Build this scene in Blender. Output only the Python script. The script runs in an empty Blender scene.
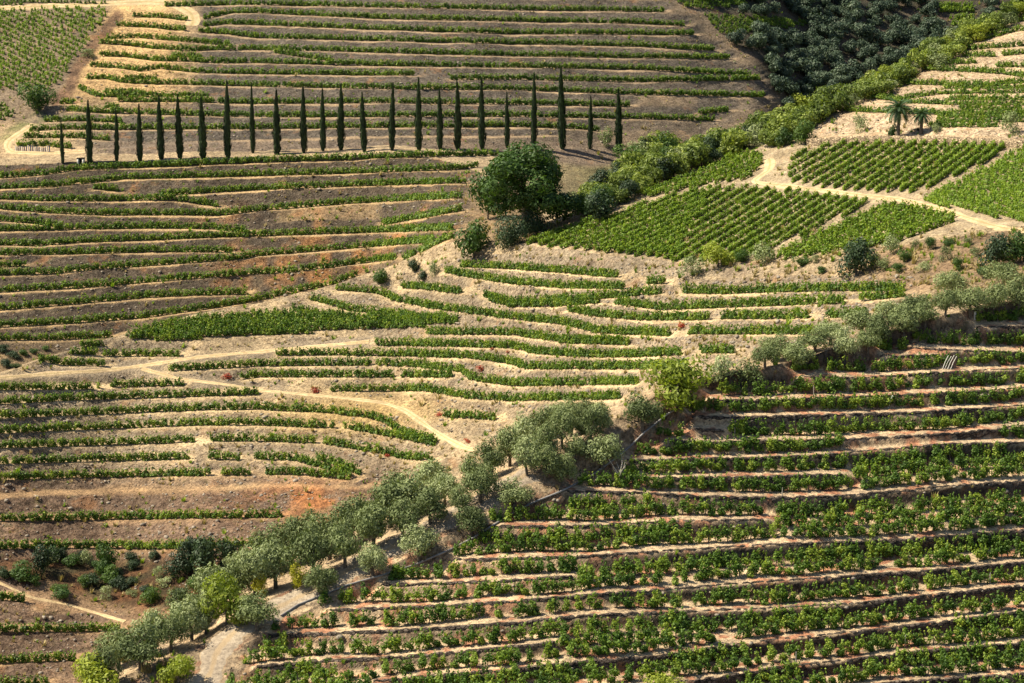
import bpy, math, random
import numpy as np
from mathutils import Vector, Matrix
random.seed(7); rng = np.random.default_rng(7)
sc = bpy.context.scene
W, H = 1024, 683
F = 2200.0                                   # focal length in pixels
PITCH = math.radians(11.0)
CAM = np.array([0.0, 0.0, 120.0])
# ------------------------------------------------------------------ camera
cd = bpy.data.cameras.new('camera'); cam = bpy.data.objects.new('camera', cd)
sc.collection.objects.link(cam); sc.camera = cam
cam.location = CAM; cam.rotation_euler = (math.pi/2-PITCH, 0, 0)
cd.sensor_width = 36; cd.lens = F/W*36; cd.clip_start = 1; cd.clip_end = 6000
# ------------------------------------------------------------------ sky, sun, exposure
SUN_EL = math.radians(50); SUN_AZ = math.radians(271)      # clockwise from +Y: from the left
w = bpy.data.worlds.new('World'); sc.world = w; w.use_nodes = True
nt = w.node_tree; bg = nt.nodes['Background']
sky = nt.nodes.new('ShaderNodeTexSky'); sky.sky_type = 'NISHITA'; sky.sun_disc = False
sky.sun_elevation = SUN_EL; sky.sun_rotation = SUN_AZ
nt.links.new(sky.outputs[0], bg.inputs[0]); bg.inputs[1].default_value = 0.065
sd = bpy.data.lights.new('sun', 'SUN'); sun = bpy.data.objects.new('sun', sd); sc.collection.objects.link(sun)
sd.energy = 5.0; sd.angle = math.radians(0.5); sd.color = (1, 0.90, 0.70)
sv = Vector((math.cos(SUN_EL)*math.sin(SUN_AZ), math.cos(SUN_EL)*math.cos(SUN_AZ), math.sin(SUN_EL)))
sun.rotation_euler = (-sv).to_track_quat('-Z', 'Y').to_euler(); sun.location = (-200, 200, 400)
sc.view_settings.view_transform = 'Standard'; sc.view_settings.look = 'None'
sc.view_settings.exposure = 1.02; sc.view_settings.gamma = 1
sc.cycles.max_bounces = 6; sc.cycles.diffuse_bounces = 3; sc.cycles.transmission_bounces = 3

cp, sp_ = math.cos(PITCH), math.sin(PITCH)
def unproj(px, py, D):
    px, py, D = np.broadcast_arrays(np.asarray(px, float), np.asarray(py, float), np.asarray(D, float))
    xc = (px-W/2)/F; yc = -(py-H/2)/F
    return np.stack([D*xc, D*(cp+yc*sp_), D*(yc*cp-sp_)], -1)+CAM
def py_from(D, z):                            # pixel row of a point at depth D and height z (relative to the camera)
    return H/2-F*(np.asarray(z)/D+sp_)/cp
def z_from(D, py):
    return D*(-(np.asarray(py)-H/2)/F*cp-sp_)
def project(P):
    q = P-CAM; d = q[..., 1]*cp-q[..., 2]*sp_; u = q[..., 1]*sp_+q[..., 2]*cp
    return W/2+F*q[..., 0]/d, H/2-F*u/d, d

# ------------------------------------------------------------------ materials
def mat(name, rough=0.9):
    m = bpy.data.materials.new(name); m.use_nodes = True
    b = m.node_tree.nodes['Principled BSDF']; b.inputs['Roughness'].default_value = rough
    b.inputs['Specular IOR Level'].default_value = 0.2
    return m, m.node_tree, b
def N(nt, t, **kw):
    n = nt.nodes.new(t)
    for k, v in kw.items():
        if k in n.inputs: n.inputs[k].default_value = v
        else: setattr(n, k, v)
    return n
def ramp(nt, fac, stops):
    r = nt.nodes.new('ShaderNodeValToRGB'); e = r.color_ramp.elements
    while len(e) < len(stops): e.new(0.5)
    for i, (p, c) in enumerate(stops): e[i].position = p; e[i].color = (*c, 1)
    nt.links.new(fac, r.inputs[0]); return r
def mixc(nt, fac, a, b, mode='MIX'):
    m = nt.nodes.new('ShaderNodeMix'); m.data_type = 'RGBA'; m.blend_type = mode
    for s, v in ((m.inputs[0], fac), (m.inputs[6], a), (m.inputs[7], b)):
        if hasattr(v, 'links'): nt.links.new(v, s)
        elif isinstance(v, tuple): s.default_value = (*v, 1)
        else: s.default_value = v
    return m.outputs[2]
def noise(nt, scale, detail=4, rough=0.6, vec=None, stretch=None):
    tc = nt.nodes.new('ShaderNodeNewGeometry'); out = tc.outputs['Position']
    if stretch:
        mp = nt.nodes.new('ShaderNodeMapping'); mp.inputs['Scale'].default_value = stretch
        nt.links.new(out, mp.inputs[0]); out = mp.outputs[0]
    n = N(nt, 'ShaderNodeTexNoise', Scale=scale, Detail=detail, Roughness=rough)
    nt.links.new(out, n.inputs['Vector']); return n.outputs['Fac']

def terrain_material():
    m, nt, b = mat('hillside_soil', 0.95)
    at = N(nt, 'ShaderNodeAttribute', attribute_name='Col').outputs['Color']
    rk = N(nt, 'ShaderNodeAttribute', attribute_name='Rock').outputs['Fac']
    n1 = noise(nt, 0.35, 6, .65); n2 = noise(nt, 2.3, 5, .7); n3 = noise(nt, 0.05, 3, .5)
    c = mixc(nt, 1.0, at, ramp(nt, n1, [(0.3, (0.62, 0.6, 0.6)), (0.52, (1, 1, 1)), (0.72, (1.35, 1.3, 1.2))]).outputs[0], 'MULTIPLY')
    c = mixc(nt, 1.0, c, ramp(nt, n2, [(0.34, (0.5, 0.47, 0.45)), (0.5, (1, 1, 1)), (0.66, (1.5, 1.45, 1.38))]).outputs[0], 'MULTIPLY')
    # stones on the banks
    tc = nt.nodes.new('ShaderNodeNewGeometry')
    v = N(nt, 'ShaderNodeTexVoronoi', Scale=1.7); nt.links.new(tc.outputs['Position'], v.inputs['Vector'])
    st = ramp(nt, v.outputs['Distance'], [(0.12, (1, 1, 1)), (0.30, (0, 0, 0))]).outputs[0]
    vc = N(nt, 'ShaderNodeSeparateColor'); nt.links.new(v.outputs['Color'], vc.inputs[0])
    mu = N(nt, 'ShaderNodeMath', operation='MULTIPLY'); nt.links.new(st, mu.inputs[0]); nt.links.new(rk, mu.inputs[1])
    gt = N(nt, 'ShaderNodeMath', operation='GREATER_THAN'); gt.inputs[1].default_value = 0.45; nt.links.new(vc.outputs[0], gt.inputs[0])
    mu2 = N(nt, 'ShaderNodeMath', operation='MULTIPLY'); nt.links.new(mu.outputs[0], mu2.inputs[0]); nt.links.new(gt.outputs[0], mu2.inputs[1])
    stone = mixc(nt, 1.0, c, (1.7, 1.65, 1.6), 'MULTIPLY')
    c = mixc(nt, mu2.outputs[0], c, stone)
    v2 = N(nt, 'ShaderNodeTexVoronoi', Scale=0.75, feature='DISTANCE_TO_EDGE'); nz = N(nt, 'ShaderNodeTexNoise', Scale=1.2, Detail=3)
    nt.links.new(tc.outputs['Position'], nz.inputs['Vector']); wv = N(nt, 'ShaderNodeVectorMath', operation='MULTIPLY_ADD'); nt.links.new(nz.outputs['Color'], wv.inputs[0]); wv.inputs[1].default_value = (1.6, 1.6, 1.6); nt.links.new(tc.outputs['Position'], wv.inputs[2])
    nt.links.new(wv.outputs[0], v2.inputs['Vector'])
    cr = ramp(nt, v2.outputs['Distance'], [(0.0, (0.5, 0.46, 0.43)), (0.12, (1, 1, 1))]).outputs[0]
    c = mixc(nt, rk, c, mixc(nt, 1.0, c, cr, 'MULTIPLY'))
    # dry weeds and green tufts in loose drifts
    g = ramp(nt, noise(nt, 0.55, 7, .75), [(0.56, (0, 0, 0)), (0.68, (1, 1, 1))]).outputs[0]
    gm = N(nt, 'ShaderNodeMath', operation='MULTIPLY'); gm.inputs[1].default_value = 0.4; nt.links.new(g, gm.inputs[0])
    gr = N(nt, 'ShaderNodeMath', operation='MULTIPLY'); nt.links.new(gm.outputs[0], gr.inputs[0]); nt.links.new(rk, gr.inputs[1])
    c = mixc(nt, gr.outputs[0], c, (0.11, 0.12, 0.04))
    rd = ramp(nt, noise(nt, 0.16, 6, .7), [(0.58, (0, 0, 0)), (0.68, (1, 1, 1))]).outputs[0]
    rr = N(nt, 'ShaderNodeMath', operation='MULTIPLY'); nt.links.new(rd, rr.inputs[0]); nt.links.new(rk, rr.inputs[1])
    rr2 = N(nt, 'ShaderNodeMath', operation='MULTIPLY'); rr2.inputs[1].default_value = 0.45; nt.links.new(rr.outputs[0], rr2.inputs[0])
    c = mixc(nt, rr2.outputs[0], c, (0.36, 0.17, 0.07))
    nt.links.new(c, b.inputs['Base Color'])
    bp = N(nt, 'ShaderNodeBump', Strength=0.9, Distance=0.5); nt.links.new(n2, bp.inputs['Height'])
    bp2 = N(nt, 'ShaderNodeBump', Strength=0.9, Distance=0.5); nt.links.new(mu2.outputs[0], bp2.inputs['Height']); nt.links.new(bp.outputs[0], bp2.inputs['Normal'])
    nt.links.new(bp2.outputs[0], b.inputs['Normal'])
    return m

def leaf_material(name, cols, trans=0.3, bright=1.0, rough=0.6, spread=0.35):
    """cols: dark, mid, light leaf colours; each leaf takes its own from the leaf attribute, each plant a shift of its own"""
    m = bpy.data.materials.new(name); m.use_nodes = True; nt = m.node_tree; nt.nodes.clear()
    out = nt.nodes.new('ShaderNodeOutputMaterial')
    la = N(nt, 'ShaderNodeAttribute', attribute_name='leaf').outputs['Fac']
    oi = nt.nodes.new('ShaderNodeObjectInfo')
    a = N(nt, 'ShaderNodeMath', operation='MULTIPLY_ADD'); a.inputs[1].default_value = 1-spread
    s = N(nt, 'ShaderNodeMath', operation='MULTIPLY'); s.inputs[1].default_value = spread
    nt.links.new(oi.outputs['Random'], s.inputs[0]); nt.links.new(la, a.inputs[0]); nt.links.new(s.outputs[0], a.inputs[2])
    c = ramp(nt, a.outputs[0], [(0.1, cols[0]), (0.5, cols[1]), (0.95, cols[2])]).outputs[0]
    p = nt.nodes.new('ShaderNodeBsdfPrincipled'); p.inputs['Roughness'].default_value = rough
    p.inputs['Specular IOR Level'].default_value = 0.35
    t = nt.nodes.new('ShaderNodeBsdfTranslucent'); mx = nt.nodes.new('ShaderNodeMixShader'); mx.inputs[0].default_value = trans
    tcx = mixc(nt, 1.0, c, (1.25, 1.35, 0.55), 'MULTIPLY')
    nt.links.new(c, p.inputs['Base Color']); nt.links.new(tcx, t.inputs['Color'])
    nt.links.new(p.outputs[0], mx.inputs[1]); nt.links.new(t.outputs[0], mx.inputs[2]); nt.links.new(mx.outputs[0], out.inputs[0])
    return m
M = {}
M['soil'] = terrain_material()
M['vine'] = leaf_material('vine_leaves', [(0.032, 0.078, 0.011), (0.108, 0.19, 0.02), (0.38, 0.43, 0.05)], .35, spread=.45)
M['vinefar'] = leaf_material('vine_leaves_hill', [(0.045, 0.10, 0.013), (0.125, 0.21, 0.023), (0.34, 0.40, 0.05)], .35, spread=.45)
M['vineblock'] = leaf_material('vine_leaves_sunny', [(0.07, 0.13, 0.012), (0.18, 0.28, 0.025), (0.38, 0.44, 0.045)], .35)  # brighter copy of the vine leaves, sunlit look put into the colour
M['olive'] = leaf_material('olive_leaves', [(0.055, 0.08, 0.024), (0.17, 0.21, 0.078), (0.42, 0.46, 0.24)], .15, rough=.7, spread=.5)
M['oliveshade'] = leaf_material('shaded_olive_leaves', [(0.018, 0.036, 0.022), (0.05, 0.08, 0.046), (0.13, 0.175, 0.105)], .1)  # darker copy of the olive leaves, slope's shade put into the colour
M['cypress'] = leaf_material('cypress_needles', [(0.008, 0.018, 0.007), (0.017, 0.036, 0.011), (0.04, 0.07, 0.02)], .05, spread=.15)
M['broad'] = leaf_material('broad_leaves', [(0.018, 0.042, 0.008), (0.045, 0.095, 0.015), (0.13, 0.20, 0.03)], .25)
M['dark'] = leaf_material('dark_leaves', [(0.012, 0.028, 0.01), (0.025, 0.05, 0.018), (0.06, 0.10, 0.035)], .12)
M['bright'] = leaf_material('bright_leaves', [(0.11, 0.15, 0.015), (0.24, 0.29, 0.03), (0.42, 0.44, 0.06)], .35)
M['yellow'] = leaf_material('yellow_leaves', [(0.20, 0.20, 0.015), (0.36, 0.34, 0.02), (0.55, 0.50, 0.05)], .35)
M['wood'] = leaf_material('woodland_leaves', [(0.05, 0.085, 0.018), (0.15, 0.20, 0.033), (0.35, 0.39, 0.07)], .3)
M['red'] = leaf_material('red_leaves', [(0.16, 0.02, 0.01), (0.34, 0.045, 0.02), (0.5, 0.10, 0.04)], .2)
M['straw'] = leaf_material('dry_grass_blades', [(0.20, 0.15, 0.06), (0.36, 0.28, 0.12), (0.5, 0.40, 0.2)], .2)
M['palm'] = leaf_material('palm_fronds', [(0.02, 0.045, 0.012), (0.035, 0.075, 0.02), (0.07, 0.12, 0.035)], .1)
def simple(name, c1, c2, scale, rough=.9, bump=0.5, stretch=None):
    m, nt, b = mat(name, rough)
    n = noise(nt, scale, 6, .7, stretch=stretch)
    nt.links.new(ramp(nt, n, [(0.3, c1), (0.7, c2)]).outputs[0], b.inputs['Base Color'])
    bp = N(nt, 'ShaderNodeBump', Strength=bump, Distance=0.1); nt.links.new(n, bp.inputs['Height']); nt.links.new(bp.outputs[0], b.inputs['Normal'])
    return m
M['bark'] = simple('bark', (0.05, 0.04, 0.03), (0.17, 0.14, 0.11), 6)
M['post'] = simple('grey_wood', (0.22, 0.20, 0.17), (0.42, 0.39, 0.34), 5)
M['stake'] = simple('white_stake_paint', (0.5, 0.48, 0.44), (0.75, 0.73, 0.68), 5)
def track_material(name, c1, c2, mid_, sc1):
    m, nt, b = mat(name, .95)
    u = N(nt, 'ShaderNodeAttribute', attribute_name='across').outputs['Fac']
    n1 = noise(nt, sc1, 7, .75); n2 = noise(nt, .25, 4, .6)
    c = ramp(nt, n1, [(.36, c1), (.62, c2)]).outputs[0]
    ad = N(nt, 'ShaderNodeMath', operation='MULTIPLY_ADD'); nt.links.new(n1, ad.inputs[0]); ad.inputs[1].default_value = .35; nt.links.new(u, ad.inputs[2])
    cen = ramp(nt, ad.outputs[0], [(.28, (1, 1, 1)), (.42, (0, 0, 0)), (.98, (0, 0, 0)), (1.0, (1, 1, 1))]).outputs[0]
    c = mixc(nt, cen, c, mid_)
    c = mixc(nt, 1.0, c, ramp(nt, n2, [(.35, (.8, .78, .76)), (.65, (1.12, 1.1, 1.06))]).outputs[0], 'MULTIPLY')
    nt.links.new(c, b.inputs['Base Color'])
    bp = N(nt, 'ShaderNodeBump', Strength=.8, Distance=.2); nt.links.new(n1, bp.inputs['Height']); nt.links.new(bp.outputs[0], b.inputs['Normal']); return m
M['road'] = track_material('gravel_road', (0.19, 0.155, 0.12), (0.42, 0.35, 0.27), (0.34, 0.26, 0.17), 2.2)
M['track'] = track_material('dirt_track', (0.36, 0.26, 0.15), (0.56, 0.43, 0.26), (0.36, 0.28, 0.14), 1.3)
M['rubble'] = simple('grey_rubble', (0.13, 0.11, 0.09), (0.34, 0.29, 0.23), 0.8)
M['pipe'] = simple('grey_pipe', (0.13, 0.12, 0.12), (0.30, 0.29, 0.28), 2, .6)
M['render'] = simple('pale_render', (0.55, 0.52, 0.46), (0.72, 0.69, 0.62), 2)
M['opening_shade'] = simple('dark_hole', (0.01, 0.01, 0.012), (0.03, 0.03, 0.035), 2)
M['dark_grape'] = simple('blue_grey_tube', (0.07, 0.08, 0.12), (0.2, 0.22, 0.28), 3)
def wall_material(name, base, seed):
    m, nt, b = mat(name, .95)
    tc = nt.nodes.new('ShaderNodeNewGeometry')
    mp = nt.nodes.new('ShaderNodeMapping'); mp.inputs['Scale'].default_value = (2.2, 2.2, 4.6); nt.links.new(tc.outputs['Position'], mp.inputs[0])
    v = N(nt, 'ShaderNodeTexVoronoi', Scale=1.0, feature='F1'); nt.links.new(mp.outputs[0], v.inputs['Vector'])
    e = N(nt, 'ShaderNodeTexVoronoi', Scale=1.0, feature='DISTANCE_TO_EDGE'); nt.links.new(mp.outputs[0], e.inputs['Vector'])
    sc_ = N(nt, 'ShaderNodeSeparateColor'); nt.links.new(v.outputs['Color'], sc_.inputs[0])
    c = ramp(nt, sc_.outputs[0], [(0, tuple(x*.55 for x in base)), (.5, base), (1, tuple(x*1.7 for x in base))]).outputs[0]
    j = ramp(nt, e.outputs['Distance'], [(0.02, (0.25, 0.22, 0.2)), (0.12, (1, 1, 1))]).outputs[0]
    nt.links.new(mixc(nt, 1.0, c, j, 'MULTIPLY'), b.inputs['Base Color'])
    bp = N(nt, 'ShaderNodeBump', Strength=0.8, Distance=0.15); nt.links.new(j, bp.inputs['Height']); nt.links.new(bp.outputs[0], b.inputs['Normal'])
    return m
M['wall'] = wall_material('dry_stone', (0.085, 0.067, 0.054), 1)
M['palewall'] = wall_material('pale_dry_stone', (0.34, 0.26, 0.17), 2)

# ------------------------------------------------------------------ the lie of the land: feature curves (px, py, depth in metres)
CURVES = {
 'F0': [(-150,900,160),(0,880,160),(300,862,163),(600,860,165),(1180,860,166)],
 'F1': [(-150,800,180),(0,740,185),(50,715,187),(100,690,188),(150,665,190),(200,645,193),(256,605,197),(300,585,200),(350,560,202),(400,535,204),(450,510,206),(500,482,208),(550,455,211),(600,425,215),(650,400,219),(700,380,223),(768,365,227),(820,352,230),(880,335,235),(930,318,238),(1024,300,245),(1180,275,255)],
 'crest_py': [(-150,790),(0,732),(50,705),(100,672),(150,642),(200,615),(256,580),(300,550),(350,530),(400,505),(450,488),(500,455),(550,432),(600,412),(650,392),(700,372),(768,359),(820,345),(880,325),(930,308),(1024,288),(1180,262)],
 'F2': [(-150,775,270),(100,762,278),(200,628,302),(300,562,318),(400,517,330),(500,467,335),(600,424,325),(700,384,305),(800,364,292),(900,334,284),(1024,300,279),(1180,275,279)],
 'F3': [(-150,400,355),(0,375,372),(60,352,384),(130,333,395),(200,313,400),(260,302,405),(330,285,408),(400,263,410),(450,241,400),(520,244,385),(600,253,365),(680,265,350),(770,263,338),(860,252,325),(960,234,314),(1024,228,310),(1180,218,305)],
 'F5': [(-150,172,470),(0,166,470),(60,163,470),(256,158,470),(400,153,468),(470,166,462),(520,200,432),(560,212,408),(600,205,400),(680,178,408),(760,148,412),(810,120,418),(860,95,426),(930,56,436),(1000,18,448),(1024,6,452),(1180,-62,480)],
 'F6': [(-150,163,478),(0,157,478),(256,150,478),(400,145,477),(470,150,480),(560,160,484),(600,165,486),(680,150,505),(760,128,528),(800,128,560),(900,85,600),(1000,45,640),(1180,-30,680)],
 'F7': [(-150,-150,640),(500,-150,640),(680,-150,650),(760,-150,690),(900,-150,760),(1180,-150,800)],
}
def smooth(a, n):
    k = np.ones(n)/n; return np.convolve(np.pad(a, n//2, mode='edge'), k, 'valid')[:len(a)]
CS = 3.4
PX = np.arange(-330, 1362, CS); NC = len(PX)
def cur(name):
    a = np.array(CURVES[name], float)
    return [smooth(np.interp(PX, a[:, 0], a[:, i]), 9) for i in range(1, a.shape[1])]
def pz(py, D): return (np.array(py), np.array(D))
f0, f1 = cur('F0'), cur('F1'); cpy, = cur('crest_py')
zc = z_from(f1[1], f1[0])-0.6; sa = -(-(cpy-H/2)/F*cp-sp_); Dc = np.clip(-zc/sa, f1[1]+3, f1[1]+16)
crest = [py_from(Dc, zc), Dc]
f2, f3, f5, f6, f7 = cur('F2'), cur('F3'), cur('F5'), cur('F6'), cur('F7')
f2[0] = np.maximum(f2[0], crest[0]+8)
z2 = z_from(f2[1], f2[0]); Dg = crest[1]+0.62*(f2[1]-crest[1]); zg = np.minimum(z2-2.5, zc-6); g = [py_from(Dg, zg), Dg]
wl = np.clip((450-PX)/80, 0, 1)              # a real valley between the middle hill and the far one, on the left only
z3 = z_from(f3[1], f3[0])
g3 = [None, f3[1]+.5+10.5*wl]; g3[0] = py_from(g3[1], z3+0.1-4.2*wl)
f4 = [None, f3[1]+1+25*wl]; f4[0] = py_from(f4[1], z3+.25*(1-wl)-5*wl)
wr = np.clip((PX-500)/80, 0, 1)              # and one behind the right-hand spur
z5 = z_from(f5[1], f5[0]); g5 = [None, f5[1]+3+32*wr]; g5[0] = py_from(g5[1], z5+0.5-10.5*wr)
strips = [('near', f0, f1), ('verge', f1, crest), ('hid', crest, g), ('hid', g, f2), ('mid', f2, f3), ('hid', f3, g3), ('hid', g3, f4),
          ('far', f4, f5), ('hid', f5, g5), ('hid', g5, f6), ('top', f6, f7)]
PYg, Dgd, SID = [], [], []
SN = ['near', 'verge', 'hid', 'mid', 'far', 'top']
for i, (nm, a, b) in enumerate(strips):
    n = {'hid': 14, 'verge': 26}.get(nm) or int(np.percentile(np.abs(a[0]-b[0]), 85)/0.72)
    if nm == 'top': n = int(n*0.85)
    for t in np.arange(n)/n:
        PYg.append(a[0]*(1-t)+b[0]*t); Dgd.append(a[1]*(1-t)+b[1]*t); SID.append(SN.index(nm))
PYg.append(f7[0]); Dgd.append(f7[1]); SID.append(5)
# ground carries on behind the last curve as a broad hilltop
for k, (dd, dz) in enumerate([(40, 12), (120, 22), (400, 30), (1200, 20), (3000, 0)]):
    D = f7[1]+dd; PYg.append(py_from(D, z_from(f7[1], f7[0])+dz)); Dgd.append(D); SID.append(5)
PYg = np.array(PYg).T; Dgd = np.array(Dgd).T; SID = np.array(SID); NR = len(SID)     # [column, row]
Z = z_from(Dgd, PYg)
# gentle unevenness of the base surface
def vnoise(x, y, s, seed):
    r = np.random.default_rng(seed).random((256, 256)); x = x/s; y = y/s
    xi = np.floor(x).astype(int); yi = np.floor(y).astype(int); fx = x-xi; fy = y-yi; fx = fx*fx*(3-2*fx); fy = fy*fy*(3-2*fy)
    g_ = lambda i, j: r[(xi+i) % 256, (yi+j) % 256]
    return (g_(0, 0)*(1-fx)+g_(1, 0)*fx)*(1-fy)+(g_(0, 1)*(1-fx)+g_(1, 1)*fx)*fy
P0 = unproj(PX[:, None], PYg, Dgd)

# ------------------------------------------------------------------ traced vine rows: (zone, [(px, py) ...])
ROWS_TOP = [
 [(166,4.5),(256,2.5)],
 [(205,17),(232,11),(256,11),(384,17),(512,19.5),(637,21.5),(686,24)],
 [(256,3),(384,5.5),(512,8),(637,9.5),(667,10)],
 [(204,24.5),(225,22),(256,23),(384,28),(512,32),(637,32.5),(696,33)],
 [(200,30),(225,32),(256,36),(384,39),(512,42),(637,44.5),(717,49)],
 [(134,15),(165,16),(189,19)], [(118,24),(155,26),(189,29.5)],
 [(107,37),(140,36),(175,39),(232,44)],
 [(101,42),(125,43),(155,47),(195,49),(217,48),(256,48),(320,49),(384,51),(512,54),(637,56),(731,57)],
 [(276,51),(300,55),(336,60)],
 [(100,54),(125,55),(155,59),(187,59.5),(215,61),(256,61),(384,64),(512,65.5),(637,67.5),(753,74)],
 [(170,55),(190,55),(205,58)],
 [(92,65),(117,66),(140,69.5),(160,67),(200,71),(256,72),(384,73.5),(418,73.5)],[(451,78),(512,77.5),(637,80),(762,78)],
 [(88,77),(105,77),(125,81),(150,82),(200,83),(256,84.5),(384,87),(512,88),(637,92.5),(767,95)],[(125,78),(160,78)],
 [(79,87),(95,94.5),(125,94.5),(175,95),(212,96)],[(120,100),(175,100),(256,101.8),(384,101),(512,102.5),(632,104.5)],[(107,91),(150,92.5)],
 [(61,102),(77,102)],[(67,109),(100,111),(140,112),(200,114),(256,115),(384,115),(512,114.5),(637,116.5),(716,119)],[(106,106),(122,107.5)],
 [(700,112),(732,109)],
 [(46,120),(82,119),(115,120),(125,122.5)],
 [(32,129),(65,127.5),(125,127.5),(256,127),(384,125.5),(512,124.5),(580,127),(602,130)],
 [(25,136),(75,136),(112,139)],[(19,144),(45,144),(75,147)],
]
ROWS_FAR = [
 [(-60,178),(0,176),(45,173),(75,168),(125,166),(175,164),(256,160),(384,156),(450,154),(512,153),(604,157)],
 [(-60,190),(0,186.5),(50,185),(88,181),(125,177),(175,176),(256,174),(331,172),(448,168),(480,165)],
 [(160,194),(187,192),(256,188),(356,184),(468,181)],[(95,187),(122,190)],
 [(-60,196),(0,197),(50,199),(100,199),(155,198),(175,198),(220,205)],
 [(-60,204),(0,207),(50,211),(100,213),(175,213),(225,213),(256,209),(356,201),(463,196)],
 [(-60,217),(0,219),(30,221),(65,226)],[(-60,230),(0,229),(82,227),(155,226),(212,227),(250,231)],
 [(383,223),(418,217),(466,208)],
 [(-60,243),(0,243),(35,244),(88,240),(150,238),(256,234),(356,231),(456,228)],
 [(-60,256),(0,253),(75,252),(150,250),(225,250),(235,252)],
 [(-60,276),(0,273),(50,272),(100,267),(175,262),(242,257),(256,254),(306,250),(381,244),(436,240)],
 [(-60,266),(0,265),(28,264)],
 [(-60,296),(0,290),(75,286),(150,280),(256,272),(293,270),(356,262),(398,257)],[(406,258),(436,243),(456,234)],
 [(-60,314),(0,308),(62,303),(137,296),(200,293),(250,292)],
 [(-60,332),(0,325),(75,321),(150,315),(212,306),(256,299),(281,293),(331,283),(358,273)],
 [(-60,342),(0,338),(50,338),(88,336),(122,335)],
]
ROWS_SPUR = [
 [(1005,22),(1024,19),(1080,12)],[(980,39),(1018,29),(1080,26)],[(970,48),(993,46),(1024,44),(1080,42)],[(963,54),(999,55)],[(1003,54),(1024,52),(1080,50)],
 [(943,63),(978,61)],[(997,65),(1024,65),(1080,65)],[(923,68),(973,70),(1000,72),(1024,75),(1080,77)],[(897,82),(930,83),(968,84),(1024,81),(1080,80)],
 [(905,97),(943,92),(1024,91),(1080,91)],[(872,96),(893,99),(908,101),(955,103),(1024,103),(1080,103)],
 [(945,86.5),(1024,86),(1080,86)],[(950,98),(1024,98),(1080,98)],[(960,108),(1024,108)],[(940,115),(1024,116),(1080,116)],
 [(813,117),(828,112),(843,109),(888,111),(943,113),(1024,112),(1080,112)],[(938,120),(1024,120),(1080,120)],[(930,125),(1000,125)],
]
ROWS_MID = [
 [(293,307),(321,313)],[(313,297),(348,307),(416,315)],[(338,287),(376,290),(396,298),(431,305),(512,316),(567,322),(597,330),(672,333)],
 [(403,285),(431,287),(463,291)],[(485,294),(512,301),(562,298),(612,295),(664,290)],[(490,298),(512,304),(562,303),(600,300)],
 [(446,270),(481,276),(512,281),(562,285),(627,286)],[(461,264),(512,266),(575,271),(622,275)],
 [(684,290),(724,291),(768,289),(843,288),(908,288)],[(616,301),(662,307),(712,305),(768,303),(848,300)],[(855,299),(908,293)],
 [(569,308),(594,313),(637,317),(712,317)],[(723,316),(768,316),(811,315)],[(828,315),(868,313)],[(648,281),(668,281)],
 [(690,331),(768,331),(825,331)],[(428,331),(512,332),(562,339),(627,341)],
 [(376,342),(431,343),(512,345),(537,351),(587,354),(637,354),(684,352)],[(702,350),(735,350)],[(562,340),(632,342)],
 [(277,352),(331,352),(406,353),(468,355),(512,361),(527,366),(643,366),(687,364)],
 [(171,368),(256,363),(373,362)],[(378,362),(418,364),(461,369),(471,377),(512,383),(640,381)],
 [(243,376),(256,374),(398,374)],[(403,374),(453,374)],
 [(332,388),(426,388),(468,395),(512,398),(622,396)],[(445,414),(498,417)],
 [(72,351),(98,352)],[(40,358),(62,362),(110,363)],[(105,353),(183,353)],[(78,344),(105,343)],
 [(-60,389),(0,387),(95,386)],[(99,385),(104,385)],[(109,384),(186,382)],
 [(-60,404),(0,401),(75,397),(175,394),(262,391)],
 [(-60,418),(0,415),(100,411),(200,407),(256,406),(288,408),(321,409),(356,413),(371,415),(386,420),(401,431),(438,440)],
 [(-60,433),(0,430),(100,426),(200,422),(256,422),(338,425)],[(345,425),(356,427),(393,434),(438,443)],
 [(-60,448),(0,445),(100,442),(197,439)],[(212,438),(256,438),(318,440)],[(325,441),(368,448),(406,456),(436,458)],
 [(-60,464),(0,461),(100,458),(190,456)],[(211,456),(242,457)],[(256,456),(293,457),(321,464),(356,475)],[(318,456),(340,463),(363,473)],
 [(-60,480),(0,477),(100,474),(215,472)],[(224,472),(251,472)],[(266,471),(306,472),(353,477)],
 [(-60,519),(0,518),(125,516),(285,514)],[(-60,547),(0,546),(75,545),(155,546),(256,543),(274,541)],
 [(-60,595),(0,597),(28,599)],[(-60,630),(0,629),(120,628)],[(-60,662),(0,660),(78,657)],[(-60,684),(0,683),(50,683)],
]
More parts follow.
